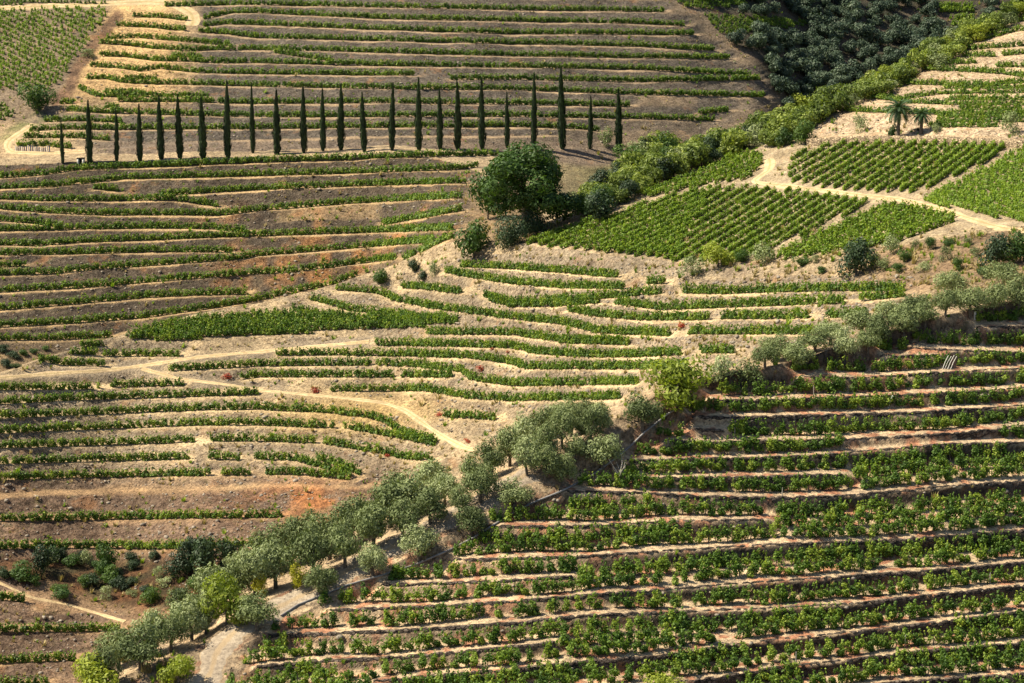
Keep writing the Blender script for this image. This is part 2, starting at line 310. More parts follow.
LIPS_NEAR = [  # terrace edges of the near slope, right side down to the bottom
 [(977,328),(1024,327),(1100,326)],[(915,349),(1024,353),(1100,353)],[(880,357),(945,355)],[(908,375),(980,371),(1024,369),(1100,367)],
 [(795,377),(860,378),(908,375)],
 [(707,401),(768,401),(830,398),(893,396),(993,391),(1024,388),(1100,384)],[(692,418),(768,417),(868,414),(918,413),(1024,406),(1100,401)],
 [(690,430),(730,431)],[(662,442),(712,443),(800,441),(880,438),(953,434),(1024,426),(1100,420)],
 [(627,461),(687,460),(768,458),(818,456),(880,450),(943,445),(1024,443),(1100,439)],[(634,479),(720,478),(800,476),(850,475)],
 [(567,492),(640,493),(700,497),(768,498),(830,497),(893,492),(968,485),(1024,482),(1100,478)],
 [(480,527),(512,527),(582,527),(637,523),(700,521),(770,520)],
 [(456,561),(512,559),(587,557),(637,553),(687,550),(768,545),(893,541),(1000,532),(1024,531),(1100,526)],
 [(381,586),(431,584),(512,581),(577,576)],
 [(326,611),(381,609),(456,606),(512,602),(587,596),(637,592),(712,586),(768,582),(843,577),(918,572),(1024,563),(1100,558)],
 [(268,636),(331,634),(406,631),(512,624),(562,618),(612,615),(768,609),(856,604),(943,594),(1024,586),(1100,580)],
 [(256,668),(306,662),(381,659),(456,653),(512,648),(562,642)],
 [(373,682),(456,674),(512,670),(574,663),(637,659),(687,652),(768,641),(868,631),(943,622),(1024,612),(1100,606)],
 [(560,694),(690,681),(725,677),(768,669),(843,661),(918,652),(1024,643),(1100,636)],
 [(700,708),(800,694),(893,683),(1024,674),(1100,668)],[(700,745),(893,722),(1024,708),(1100,700)],[(230,700),(400,710),(560,694)],
 [(220,745),(500,745),(700,745)],[(220,790),(1100,760)],
]
def carry_on(p):                              # rows that leave the picture go on along the hill
    p = list(p)
    if p[-1][0] >= 1060: p.append((1340, p[-1][1]+(p[-1][1]-p[-2][1])/max(p[-1][0]-p[-2][0], 1)*60))
    if p[0][0] <= -60: p.insert(0, (-310, p[0][1]+(p[0][1]-p[1][1])*.3))
    return p
ROWS_TOP, ROWS_FAR, ROWS_SPUR, ROWS_MID, LIPS_NEAR = [[carry_on(p) for p in L_] for L_ in (ROWS_TOP, ROWS_FAR, ROWS_SPUR, ROWS_MID, LIPS_NEAR)]
def expand(pts, dy): return [(x, y+dy) for x, y in pts]
LINES = {'near': LIPS_NEAR, 'mid': [expand(p, 5.0) for p in ROWS_MID]+[[(-150,502),(0,499),(125,494),(256,489),(380,488)],[(-60,570),(60,572),(250,574)]],
         'far': [expand(p, 3.6) for p in ROWS_FAR+ROWS_SPUR]+[[(810,140),(868,137),(943,138.5),(1024,142.5),(1080,145)], [(810,147),(868,145),(943,147),(1024,150),(1080,153)]], 'top': [expand(p, 3.4) for p in ROWS_TOP]+[[(100,151),(140,147),(256,141),(384,138),(512,137),(560,137)]]}
# roads and tracks traced on the ground: (zone, half width in metres, points)
ROADS = {
 'gravel_road': ('near', 1.6, [(190,700),(212,672),(215,655),(232,634),(262,616),(300,597),(330,582),(356,566),(392,548),(432,527),(470,508),(505,488),(535,470)]),
 'dirt_track': ('mid', .65, [(-60,384),(0,378),(60,373),(100,371),(140,366),(200,357),(256,352),(320,346),(374,341)]),
 'terrace_track': ('mid', .5, [(140,368),(180,379),(230,385),(256,390),(300,394),(345,398),(385,403),(405,410),(420,421),(440,435),(462,447),(482,452)]),
 'gully_path': ('mid', 0.36, [(-20,576),(0,583),(32,598),(65,604),(100,614),(130,623)]),
 'hairpin_track': ('top', 1.8, [(190,28),(196,18),(185,8),(165,3),(145,2),(100,4),(0,8),(-60,10)]),
 'loop_track': ('top', 1.2, [(36,122),(30,128),(15,136),(5,145),(8,152),(30,153),(60,153),(90,151)]),
 'plot_track': ('far', .95, [(768,157),(772,168),(752,182),(785,186),(820,190),(860,195),(905,200),(935,208),(1000,228),(1060,234)]),
}
def crossing(lines, x, ext=5):
    o = []
    for p in lines:
        if p[0][0]-ext <= x <= p[-1][0]+ext:
            a = np.array(p, float); o.append(np.interp(x, a[:, 0], a[:, 1]))
    return sorted(o, reverse=True)
PAR = {'near': (0.93, 16, 62, .05), 'mid': (0.58, 3.0, 34, .12), 'far': (0.45, 2.3, 26, .12), 'top': (0.42, 2.2, 24, .12)}
dZ = np.zeros_like(Z); TR = np.full(Z.shape, 0.5)      # TR: 0 on a tread, 1 on a bank, 0.5 unterraced
for zn, lines in LINES.items():
    q, wmax, gmax, fr = PAR[zn]; rows = np.where(SID == SN.index(zn))[0]
    if zn == 'top': rows = rows[PYg[NC//2, rows] > -20]
    for j in range(NC):
        ys = crossing(lines, PX[j])
        if len(ys) < 1: continue
        py = PYg[j, rows]; zz = Z[j, rows]; D = Dgd[j, rows]
        yv = py[::-1]; zi = lambda y: np.interp(y, yv, zz[::-1]); di = lambda y: np.interp(y, yv, D[::-1])
        ys = [y for k, y in enumerate(ys) if k == 0 or ys[k-1]-y > 2.2]
        bounds = [ys[0]+gmax*.45]+ys+[ys[-1]-gmax*.5]
        for a, b in zip(bounds[:-1], bounds[1:]):
            sel = (py <= a) & (py > b)
            if not sel.any(): continue
            real_lo = a != bounds[0]; real_hi = b != bounds[-1]
            if a-b > gmax: b2 = a-gmax*.6; sel = (py <= a) & (py > b2)
            else: b2 = b
            z0, z1, d0, d1 = zi(a), zi(b2), di(a), di(b2); Wd = max(d1-d0, .3); t = (D[sel]-d0)/Wd
            qe = min(q, wmax/Wd)
            if zn == 'near': qe = max(qe, 1-0.35/Wd) if Wd > 1 else q
            fr = PAR[zn][3]+(min(max((a-b2-30)/40, 0), .5) if zn == 'near' else 0)
            s = np.where(t < qe, fr*t/qe, fr+(1-fr)*(t-qe)/(1-qe))
            d = z0+(z1-z0)*s-zz[sel]
            if not real_lo: d = d*np.clip(t*1.0, 0, 1)**1.0; d = d*0.6
            r_ = rows[sel]; dZ[j, r_] = d; TR[j, r_] = np.where(t < qe, 0.0, 1.0)
            if not real_lo: TR[j, r_] = 0.8
kern = lambda A, n: np.apply_along_axis(lambda v: np.convolve(np.pad(v, n//2, mode='edge'), np.ones(n)/n, 'valid'), 0, A)
dZ = kern(dZ, 5); TRs = kern(TR, 3)
# the tracks are cut smooth: fade the terracing out across them
def polydist(px, py, pts, sx=1.0):
    best = np.full(px.shape, 1e9)
    for (x0, y0), (x1, y1) in zip(pts[:-1], pts[1:]):
        dx, dy = x1-x0, y1-y0; t = np.clip(((px-x0)*dx+(py-y0)*dy)/(dx*dx+dy*dy), 0, 1)
        best = np.minimum(best, np.hypot(px-x0-t*dx, (py-y0-t*dy)))
    return best
PXg = np.repeat(PX[:, None], NR, 1)
RD = np.full(Z.shape, 99.0)
for nm, (zn, hw, pts) in ROADS.items():
    rows = np.where(SID == SN.index(zn))[0]
    if nm == 'gravel_road': rows = np.where(SID <= 1)[0]
    rows = slice(rows[0], rows[-1]+1)
    RD[:, rows] = np.minimum(RD[:, rows], np.maximum(polydist(PXg[:, rows], PYg[:, rows], pts)-hw*F/Dgd[:, rows]*.8, 0))
k = np.clip((RD-1.0)/4, 0, 1)
dZ *= k
rough = (vnoise(P0[..., 0], P0[..., 1], 9, 1)-.5)*0.5+(vnoise(P0[..., 0], P0[..., 1], 2.2, 2)-.5)*0.16
bank = np.clip(TRs, 0, 1)
rough += bank*(vnoise(P0[..., 0]*1.0, P0[..., 1]*1.0+P0[..., 2], 1.1, 3)-.5)*0.55
rough *= np.clip(RD/6, 0.1, 1)
Zf = Z+dZ+rough*np.where(SID == 0, 0.3, 1.0)[None, :]
VX, VY = P0[..., 0], P0[..., 1]; VZ = Zf+CAM[2]
Pf = np.stack([VX, VY, VZ], -1)
_, PYf, Df = project(Pf)
RUN = np.minimum.accumulate(PYf, axis=1)
def hit(px, py):
    """the ground point first seen at this pixel -> (point, strip id)"""
    c = (px-PX[0])/CS; j = int(np.clip(math.floor(c), 0, NC-2)); f = c-j; out = []
    for jj in (j, j+1):
        i = int(np.searchsorted(-RUN[jj], -py)); i = min(max(i, 1), NR-1)
        a, b = PYf[jj, i-1], PYf[jj, i]; t = 0.0 if abs(a-b) < 1e-6 else min(max((a-py)/(a-b), 0), 1)
        out.append((Pf[jj, i-1]*(1-t)+Pf[jj, i]*t, Df[jj, i-1]*(1-t)+Df[jj, i]*t, SID[i]))
    if abs(out[0][1]-out[1][1]) > 14: o = out[0] if f < .5 else out[1]; return Vector(o[0]), SN[o[2]]
    return Vector(out[0][0]*(1-f)+out[1][0]*f), SN[out[0][2] if f < .5 else out[1][2]]
def ground_z(x, y):
    """height of the ground at a plan position: columns are fans from the camera, each monotone in y"""
    d = y/cp; px = W/2+F*x/max(d, 1)
    for _ in range(2):
        c = (px-PX[0])/CS; j = int(np.clip(math.floor(c), 0, NC-2)); f = min(max(c-j, 0), 1)
        z = np.interp(y, VY[j], VZ[j])*(1-f)+np.interp(y, VY[j+1], VZ[j+1])*f
        d = y*cp-(z-CAM[2])*sp_; px = W/2+F*x/d
    return float(z)

# ------------------------------------------------------------------ ground colours (soil and stone, plus cloud shade painted on some slopes)
def col(*c): return np.array(c, float)
C = np.zeros((NC, NR, 3)); ROCK = np.zeros((NC, NR))
n_big = vnoise(VX, VY, 26, 11)[..., None]; n_med = vnoise(VX, VY, 7, 12)[..., None]; n_sm = vnoise(VX, VY, 2.2, 13)[..., None]
bk = bank[..., None]
def lerp(a, b, t): return a*(1-t)+b*t
xx = PXg[..., None]; yy = PYg[..., None]
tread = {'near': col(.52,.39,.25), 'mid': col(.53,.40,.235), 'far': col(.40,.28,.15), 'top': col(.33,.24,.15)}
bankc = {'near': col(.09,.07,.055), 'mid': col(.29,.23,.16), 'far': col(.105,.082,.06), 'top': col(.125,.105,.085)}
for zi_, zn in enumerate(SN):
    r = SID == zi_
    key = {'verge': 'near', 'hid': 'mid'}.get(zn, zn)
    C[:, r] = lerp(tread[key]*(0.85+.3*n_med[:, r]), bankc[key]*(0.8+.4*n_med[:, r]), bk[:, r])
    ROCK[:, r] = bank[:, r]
def region(r, w, c):
    C[:, r] = lerp(C[:, r], c, np.clip(w, 0, 1)) if w.ndim == 3 else C[:, r]
sm = lambda v, a, b: np.clip((v-a)/(b-a), 0, 1)
rM = SID == SN.index('mid'); rF = SID == SN.index('far'); rT = SID == SN.index('top'); rN = SID == 0; rV = SID == 1
# middle hill, lower left: browner, redder soil with cloud shade painted in, then the scrubby gully
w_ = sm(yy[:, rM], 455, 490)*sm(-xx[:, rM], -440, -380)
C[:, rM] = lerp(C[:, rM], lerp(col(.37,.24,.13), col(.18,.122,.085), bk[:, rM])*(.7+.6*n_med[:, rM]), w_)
w_ = np.exp(-(((xx[:, rM]-330)/72)**2+((yy[:, rM]-503)/20)**2))*1.1*sm(n_sm[:, rM]+n_med[:, rM], .7, 1.1)
C[:, rM] = lerp(C[:, rM], col(.42,.17,.06), np.clip(w_, 0, .8))
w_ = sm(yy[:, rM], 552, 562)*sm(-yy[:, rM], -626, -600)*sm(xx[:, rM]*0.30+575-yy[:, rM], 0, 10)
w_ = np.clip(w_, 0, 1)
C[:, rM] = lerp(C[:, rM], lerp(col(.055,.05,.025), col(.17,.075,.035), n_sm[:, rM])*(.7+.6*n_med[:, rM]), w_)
# middle hill: grassy ochre near the centre track
w_ = np.exp(-(((xx[:, rM]-360)/90)**2+((yy[:, rM]-412)/22)**2))*.7
C[:, rM] = lerp(C[:, rM], col(.50,.34,.13), w_)
w_ = sm(xx[:, rM], 505, 525)*sm(-xx[:, rM], -790, -740)*sm(np.interp(xx[:, rM], PX, f3[0])+15-yy[:, rM], 0, 4)
C[:, rM] = lerp(C[:, rM], lerp(col(.23,.18,.13), col(.33,.27,.19), n_sm[:, rM]), w_*.85)
# far hill: orange soil patches
w_ = sm(n_med[:, rF]*.6+n_sm[:, rF]*.4, .55, .75)*bk[:, rF]*sm(yy[:, rF], 195, 215)*sm(-xx[:, rF], -470, -440)*sm(xx[:, rF], 130, 330)
C[:, rF] = lerp(C[:, rF], col(.42,.20,.07), w_*.75)
# top left: orange sandy terraces and yellowish tracks
w_ = sm(-(xx[:, rT]-yy[:, rT]*0-205), 0, 45)*sm(xx[:, rT]-(112-yy[:, rT]*.55), -4, 10)*sm(-yy[:, rT], -118, -85)
C[:, rT] = lerp(C[:, rT], col(.60,.40,.19)*(.8+.4*n_med[:, rT]), np.clip(w_, 0, 1)*.85)
w_ = sm(-xx[:, rT], -110, -60)*sm(yy[:, rT], 118, 132)
C[:, rT] = lerp(C[:, rT], col(.58,.42,.24), w_*.7)
w_ = sm(yy[:, rT], 139, 142)*sm(xx[:, rT], 70, 120)*sm(-xx[:, rT], -640, -600)
C[:, rT] = lerp(C[:, rT], lerp(col(.24,.18,.13), col(.15,.12,.095), n_sm[:, rT]), w_*.9)
pd = polydist(PXg[:, rT], PYg[:, rT], [(118,16),(106,30),(90,50),(76,70),(70,88),(56,100)])[..., None]
C[:, rT] = lerp(C[:, rT], lerp(col(.10,.06,.04), col(.22,.13,.08), n_sm[:, rT]), np.clip(1-(pd-4)/3, 0, 1)*.9)
pd = polydist(PXg[:, rT], PYg[:, rT], [(0,140),(20,128),(40,116)])[..., None]
C[:, rT] = lerp(C[:, rT], col(.14,.17,.05), np.clip(1-(pd-4)/4, 0, 1)*.8*n_sm[:, rT])
# bare ground of the plots and the wooded slopes
w_ = sm(xx[:, rF], 520, 560)*sm(yy[:, rF], 138, 142)
C[:, rF] = lerp(C[:, rF], lerp(col(.30,.23,.14), col(.45,.36,.24), n_sm[:, rF]), w_)
w_ = sm(xx[:, rF], 780, 820)*sm(-yy[:, rF], -141, -137)
C[:, rF] = lerp(C[:, rF], lerp(col(.50,.37,.23), col(.52,.40,.27), bk[:, rF])*(.85+.3*n_med[:, rF]), w_)
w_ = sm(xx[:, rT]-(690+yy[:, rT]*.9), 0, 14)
C[:, rT] = lerp(C[:, rT], lerp(col(.045,.05,.035), col(.13,.095,.07), n_med[:, rT]*n_sm[:, rT]*1.6), w_)  # far slope's cloud shade painted into its dark ground
rH = np.arange(NR) > np.where(SID == SN.index('far'))[0][-1]; rH &= SID == SN.index('hid')
C[:, rH] = lerp(C[:, rH], col(.14,.13,.06), sm(xx[:, rH], 520, 600))
# top-left plot of young ground
# near slope: rusty litter under the vines, dusty lips; the verge with dry grass
n_ti = vnoise(VX, VY, .8, 19)[..., None]; w_ = sm(n_ti[:, rN], .58, .66)*(n_sm[:, rN] > .3)*sm(xx[:, rN], 0, 1)*(1-bk[:, rN])*.6
C[:, rN] = lerp(C[:, rN], col(.36,.085,.035), w_)
C[:, rV] = lerp(col(.42,.31,.19), col(.50,.38,.25), n_med[:, rV])
ROCK[:, rV] = .4; ROCK = np.where(TRs > .3, np.maximum(ROCK, .75), ROCK)*np.clip(RD/5, 0, 1)
wr_ = sm(xx[:, rM], 830, 900)*sm(-yy[:, rM], -300, -285)
C[:, rM] = lerp(C[:, rM], lerp(col(.30,.20,.12), col(.20,.15,.09), n_sm[:, rM]), wr_)
C *= 0.92

# ------------------------------------------------------------------ object helpers
def link(o, parent=None):
    sc.collection.objects.link(o)
    if parent is not None: o.parent = parent
    return o
def tag(o, label=None, cat=None, group=None, kind=None):
    if label: o['label'] = label
    if cat: o['category'] = cat
    if group: o['group'] = group
    if kind: o['kind'] = kind
    return o
def mesh(name, V, Fc, mt, smooth_=False, attrs=None):
    me = bpy.data.meshes.new(name)
    V = np.asarray(V, np.float32); Fc = np.asarray(Fc, np.int32)
    if Fc.ndim == 2 and len(Fc):
        n, kk = Fc.shape
        me.vertices.add(len(V)); me.vertices.foreach_set('co', V.ravel())
        me.loops.add(n*kk); me.loops.foreach_set('vertex_index', Fc.ravel())
        me.polygons.add(n); me.polygons.foreach_set('loop_start', np.arange(0, n*kk, kk, dtype=np.int32))
        me.update(calc_edges=True)
    if smooth_: me.polygons.foreach_set('use_smooth', np.ones(len(me.polygons), bool))
    for nm, arr in (attrs or {}).items():
        if arr.ndim == 1:
            a = me.attributes.new(nm, 'FLOAT', 'POINT'); a.data.foreach_set('value', arr.astype(np.float32))
        else:
            a = me.attributes.new(nm, 'FLOAT_COLOR', 'POINT'); a.data.foreach_set('color', np.concatenate([arr, np.ones((len(arr), 1))], 1).astype(np.float32).ravel())
    me.materials.append(mt); me.validate(); return me
def obj(name, me, parent=None): return link(bpy.data.objects.new(name, me), parent)
def empty(name, loc, rz=0, s=(1, 1, 1)):
    e = bpy.data.objects.new(name, None); e.location = loc; e.rotation_euler = (0, 0, rz); e.scale = s; e.empty_display_size = .3
    return link(e)

# ------------------------------------------------------------------ terrain
idx = np.arange(NC*NR).reshape(NC, NR)
quads = np.stack([idx[:-1, :-1], idx[1:, :-1], idx[1:, 1:], idx[:-1, 1:]], -1).reshape(-1, 4)
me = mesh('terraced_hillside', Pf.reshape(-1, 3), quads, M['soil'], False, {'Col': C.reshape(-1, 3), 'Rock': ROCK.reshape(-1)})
tag(obj('terraced_hillside', me), kind='structure')
# ground sheet that carries on to the horizon beyond the hills and under the camera
def base_ground():
    xs = [-4000, -1500, -600, -300, -60, 60, 300, 600, 1500, 4000]; ys = [-600, -100, 60, 130, 4600]
    V, Fq = [], []
    for y in ys:
        for x in xs: V.append((x, y, 8.0 if y > 100 else 6.0))
    n = len(xs)
    for j in range(len(ys)-1):
        for i in range(n-1): Fq.append((j*n+i, j*n+i+1, (j+1)*n+i+1, (j+1)*n+i))
    V = np.array(V, float)
    m_ = mesh('valley_floor', V, Fq, M['rubble']); return m_
tag(obj('valley_floor', base_ground()), kind='structure')

# ------------------------------------------------------------------ roads and tracks, draped on the ground
for nm, (zn, hw, pts) in ROADS.items():
    P3 = []
    for (x0, y0), (x1, y1) in zip(pts[:-1], pts[1:]):
        for t in np.linspace(0, 1, max(2, int(math.hypot(x1-x0, y1-y0)/3)), endpoint=False):
            p, s_ = hit(x0+(x1-x0)*t, y0+(y1-y0)*t)
            P3.append(p)
    P3 = np.array([tuple(p) for p in P3]);
    P3[:, 0] = smooth(P3[:, 0], 5); P3[:, 1] = smooth(P3[:, 1], 5)
    d = np.gradient(P3[:, :2], axis=0); d /= np.linalg.norm(d, axis=1)[:, None]+1e-9; nrm = np.stack([-d[:, 1], d[:, 0]], 1)
    V = []; K = 7
    for i in range(len(P3)):
        wv = hw*(1+.15*math.sin(i*.37)+.1*math.sin(i*.9)+random.uniform(-.12, .12))
        for k_ in range(K):
            q = P3[i, :2]+nrm[i]*wv*(k_/(K-1)*2-1); z = ground_z(q[0], q[1]); V.append((q[0], q[1], z+0.07-(0.12 if k_ in (0, K-1) else 0)))
    n = len(P3); idx2 = np.arange(n*K).reshape(n, K); qd = np.stack([idx2[:-1, :-1], idx2[1:, :-1], idx2[1:, 1:], idx2[:-1, 1:]], -1).reshape(-1, 4)
    o = obj(nm, mesh(nm, V, qd, M['road'] if nm == 'gravel_road' else M['track'], True, {'across': np.tile(np.abs(np.linspace(-1, 1, K)), n)})); tag(o, kind='structure')

# ------------------------------------------------------------------ leaf clouds
def leaves(centres, radii, n, size, up=0.0, shell=0.55, aspect=1.5, outw=1.5, seed=0):
    r = np.random.default_rng(seed); centres = np.asarray(centres, float); radii = np.asarray(radii, float)
    wgt = np.prod(radii, 1)**(2/3); pick = r.choice(len(centres), n, p=wgt/wgt.sum())
    d = r.normal(size=(n, 3)); d /= np.linalg.norm(d, axis=1)[:, None]
    rad = shell+(1-shell)*r.random(n)**.6; pos = centres[pick]+d*radii[pick]*rad[:, None]
    nr = d*outw+r.normal(size=(n, 3))*.6+np.array([0, 0, up]); nr /= np.linalg.norm(nr, axis=1)[:, None]
    t = np.cross(nr, r.normal(size=(n, 3))); t /= np.linalg.norm(t, axis=1)[:, None]; b = np.cross(nr, t)
    s = size*(0.6+.8*r.random(n))[:, None]
    V = np.stack([pos-t*s*aspect, pos-b*s*.62, pos+t*s*aspect, pos+b*s*.62], 1).reshape(-1, 3)
    Fq = np.arange(4*n).reshape(n, 4); lf = np.repeat(np.clip(r.normal(.5, .22, n)*.8+.2*(pos[:, 2]-pos[:, 2].min())/(np.ptp(pos[:, 2])+1e-6)*0+.05, 0, 1), 4)
    return V, Fq, lf
def tube(path, radii, seg=6):
    path = np.asarray(path, float); V, Fq = [], []
    for i, p in enumerate(path):
        d = path[min(i+1, len(path)-1)]-path[max(i-1, 0)]; d /= np.linalg.norm(d)+1e-9
        a = np.cross(d, [0.3, 1, .1]); a /= np.linalg.norm(a); b = np.cross(d, a)
        for k_ in range(seg): th = 2*math.pi*k_/seg; V.append(p+(a*math.cos(th)+b*math.sin(th))*radii[i])
    for i in range(len(path)-1):
        for k_ in range(seg): k2 = (k_+1) % seg; Fq.append((i*seg+k_, i*seg+k2, (i+1)*seg+k2, (i+1)*seg+k_))
    return np.array(V), np.array(Fq)
def join(parts):
    V, Fq, o = [], [], 0
    for v, f in parts: V.append(v); Fq.append(np.asarray(f)+o); o += len(v)
    return np.concatenate(V), np.concatenate(Fq)
def trunk_mesh(name, h, r, crown_pts, seed, fork=.45):
    rr = np.random.default_rng(seed); parts = []
    lean = rr.normal(0, .08, 2)*h
    top = np.array([lean[0], lean[1], h*fork])
    parts.append(tube([(0, 0, -0.4), (lean[0]*.3, lean[1]*.2, h*fork*.5), top], [r*1.35, r, r*.8]))
    for c in crown_pts:
        c = np.asarray(c); mid = (top+c)/2+rr.normal(0, .06, 3)*h
        parts.append(tube([top, mid, c], [r*.6, r*.35, r*.12], 5))
    V, Fq = join(parts); return mesh(name, V, Fq, M['bark'], True)
def lobes(n, w, h, base, seed, low=.4, rf=1.0):
    r = np.random.default_rng(seed); C_, R_ = [], []
    for i in range(n):
        th = 2*math.pi*(i+r.random()*.6)/n; rd = w*.5*(.2+.5*r.random()) if i else 0
        z = base+(h-base)*(.12+.75*r.random()*(1-.7*rd/w)); rr_ = w*(.19+.12*r.random())*rf
        C_.append((rd*math.cos(th), rd*math.sin(th), z)); R_.append((rr_, rr_, rr_*.95))
    return C_, R_
# unit trees: height 1, width 1 -> scaled per tree (built at 4 m so that leaf size stays real)
TREES = {}
def make_kind(key, material, n_leaf, leaf, nl, base=.3, shell=.55, count=4, up=.2, aspect=1.5, W0=4.0, H0=3.6, trunk_r=.16, rf=1.0):
    v = []
    for s in range(count):
        C_, R_ = lobes(nl, W0, H0*.97, H0*base, s*17+nl, .42, rf)
        zz_ = [c[2]+r_[2] for c, r_ in zip(C_, R_)]; k_ = H0/max(zz_); C_ = [(c[0], c[1], c[2]*k_) for c in C_]
        V, Fq, lf = leaves(C_, R_, n_leaf, leaf, up, shell, aspect, seed=s)
        cm = mesh(key+'_crown', V, Fq, M[material], False, {'leaf': lf})
        tm = trunk_mesh(key+'_trunk', H0, trunk_r, [(c[0]*.9, c[1]*.9, c[2]) for c in C_[:5]], s)
        v.append((cm, tm))
    TREES[key] = (v, W0, H0)
make_kind('olive', 'olive', 3600, .078, 17, .29, count=7, up=.1, shell=.4, rf=.82)
make_kind('bushy', 'broad', 1700, .12, 9, .08, trunk_r=.08)
make_kind('darktree', 'dark', 1900, .12, 11, .12, trunk_r=.12)
make_kind('bright', 'bright', 2200, .11, 10, .22, trunk_r=.12)
make_kind('yellow', 'yellow', 1200, .11, 7, .08, trunk_r=.06, count=2)
make_kind('scrub', 'olive', 900, .12, 7, .05, trunk_r=.06)
make_kind('wood', 'wood', 1000, .17, 9, .12, trunk_r=.10, count=5)
make_kind('woodbig', 'wood', 2400, .17, 14, .12, trunk_r=.16, count=3, W0=7, H0=6)
make_kind('shadedolive', 'oliveshade', 1000, .17, 9, .15, trunk_r=.10, count=4)
make_kind('big', 'broad', 16000, .18, 44, .06, trunk_r=.45, count=1, W0=15, H0=14, rf=.46, shell=.3)
make_kind('bigdark', 'dark', 4200, .15, 14, .06, trunk_r=.2, count=2, W0=8, H0=6)
make_kind('red', 'red', 260, .09, 5, .02, trunk_r=.03, count=2, W0=2, H0=1.3)
def plant(kind, name, px, py, wpx, hpx, label, cat='tree', group=None, at_=None, variant=None, partnames=('crown', 'trunk')):
    vs, W0, H0 = TREES[kind]
    p = at_ if at_ is not None else hit(px, py)[0]
    _, _, D = project(np.array(p)); sW = wpx*D/F/W0; sH = hpx*D/F/H0
    i = variant if variant is not None else random.randrange(len(vs))
    e = empty(name, p-Vector((0, 0, .05)), random.uniform(0, 6.28), (sW, sW, sH)); tag(e, label, cat, group)
    cm, tm = vs[i % len(vs)]; obj(partnames[0], cm, e); obj(partnames[1], tm, e)
    return e

def inside(poly, x, y):
    c = False; j = len(poly)-1
    for i in range(len(poly)):
        xi, yi = poly[i]; xj, yj = poly[j]
        if (yi > y) != (yj > y) and x < (xj-xi)*(y-yi)/(yj-yi)+xi: c = not c
        j = i
    return c
def scatter_poly(poly, n, mind, seed):
    r = random.Random(seed); xs = [p[0] for p in poly]; ys = [p[1] for p in poly]; out = []; tries = 0
    while len(out) < n and tries < n*60:
        tries += 1; x = r.uniform(min(xs), max(xs)); y = r.uniform(min(ys), max(ys))
        if inside(poly, x, y) and all(((x-a)**2+((y-b)*1.6)**2) > mind*mind for a, b in out): out.append((x, y))
    out.sort(key=lambda t: t[1]); return out
# ------------------------------------------------------------------ vines
def vine_meshes(n_leaf, leaf, count, wood=True, tag_='vine'):
    out = []
    for s in range(count):
        r = np.random.default_rng(100+s); C_, R_ = [], []
        k_ = 7+s % 3
        for i in range(k_):
            th = r.random()*6.28; z = .24+.84*r.random(); q = .30*r.random()+.05
            C_.append((q*math.cos(th)*1.15, q*math.sin(th)*.85, z-.06)); R_.append((.22+.13*r.random(),)*3)
        for i in range(3):                       # shoots
            th = r.random()*6.28; q = .15+.3*r.random(); C_.append((q*math.cos(th)*1.3, q*math.sin(th), 1.1+.25*r.random())); R_.append((.09, .09, .26))
        V, Fq, lf = leaves(C_, R_, n_leaf, leaf, .5, .35, 1.05, seed=s+50)
        cm = mesh(tag_+'_foliage', V, Fq, M['vine'], False, {'leaf': lf})
        parts = [tube([(0, 0, -.1), (.04, .02, .3), (0, .03, .6)], [.05, .04, .035], 5)]
        for a in (-1, 1): parts.append(tube([(0, .03, .55), (a*.2, .02, .75), (a*.32, 0, 1.0)], [.03, .02, .01], 4))
        V2, F2 = join(parts); tm = mesh(tag_+'_trunk', V2, F2, M['bark'], True); out.append((cm, tm))
    return out
VN = vine_meshes(300, .095, 8)
cloud_pts = []      # (x, y, z, rot, scale, variant, bank of meshes) for the thousands that stand beyond the nearest three hundred
def row_points(pts, spacing, zone, jit=.12, skip=.03):
    P3 = []; L = 0
    for (x0, y0), (x1, y1) in zip(pts[:-1], pts[1:]):
        n = max(2, int(math.hypot(x1-x0, y1-y0)/2.5))
        for t in np.linspace(0, 1, n, endpoint=False):
            p, s_ = hit(x0+(x1-x0)*t, y0+(y1-y0)*t)
            if s_ == zone or s_ == 'hid': P3.append(p)
    out = []; acc = 0.0
    for a, b in zip(P3[:-1], P3[1:]):
        d = (b-a).length
        if d > 6: acc = 0; continue
        while acc < d:
            q = a.lerp(b, acc/d); acc += spacing*random.uniform(.85, 1.15)
            if random.random() > skip: out.append((Vector((q.x+random.gauss(0, jit), q.y+random.gauss(0, jit), q.z)), math.atan2(b.y-a.y, b.x-a.x)))
        acc -= d
    return out
def add_cloud(out, smin, smax, var0=0, nvar=8):
    for q, a in out:
        cloud_pts.append((q.x, q.y, ground_z(q.x, q.y) if False else q.z, a+random.choice((0, math.pi)), random.uniform(smin, smax), var0+random.randrange(nvar)))
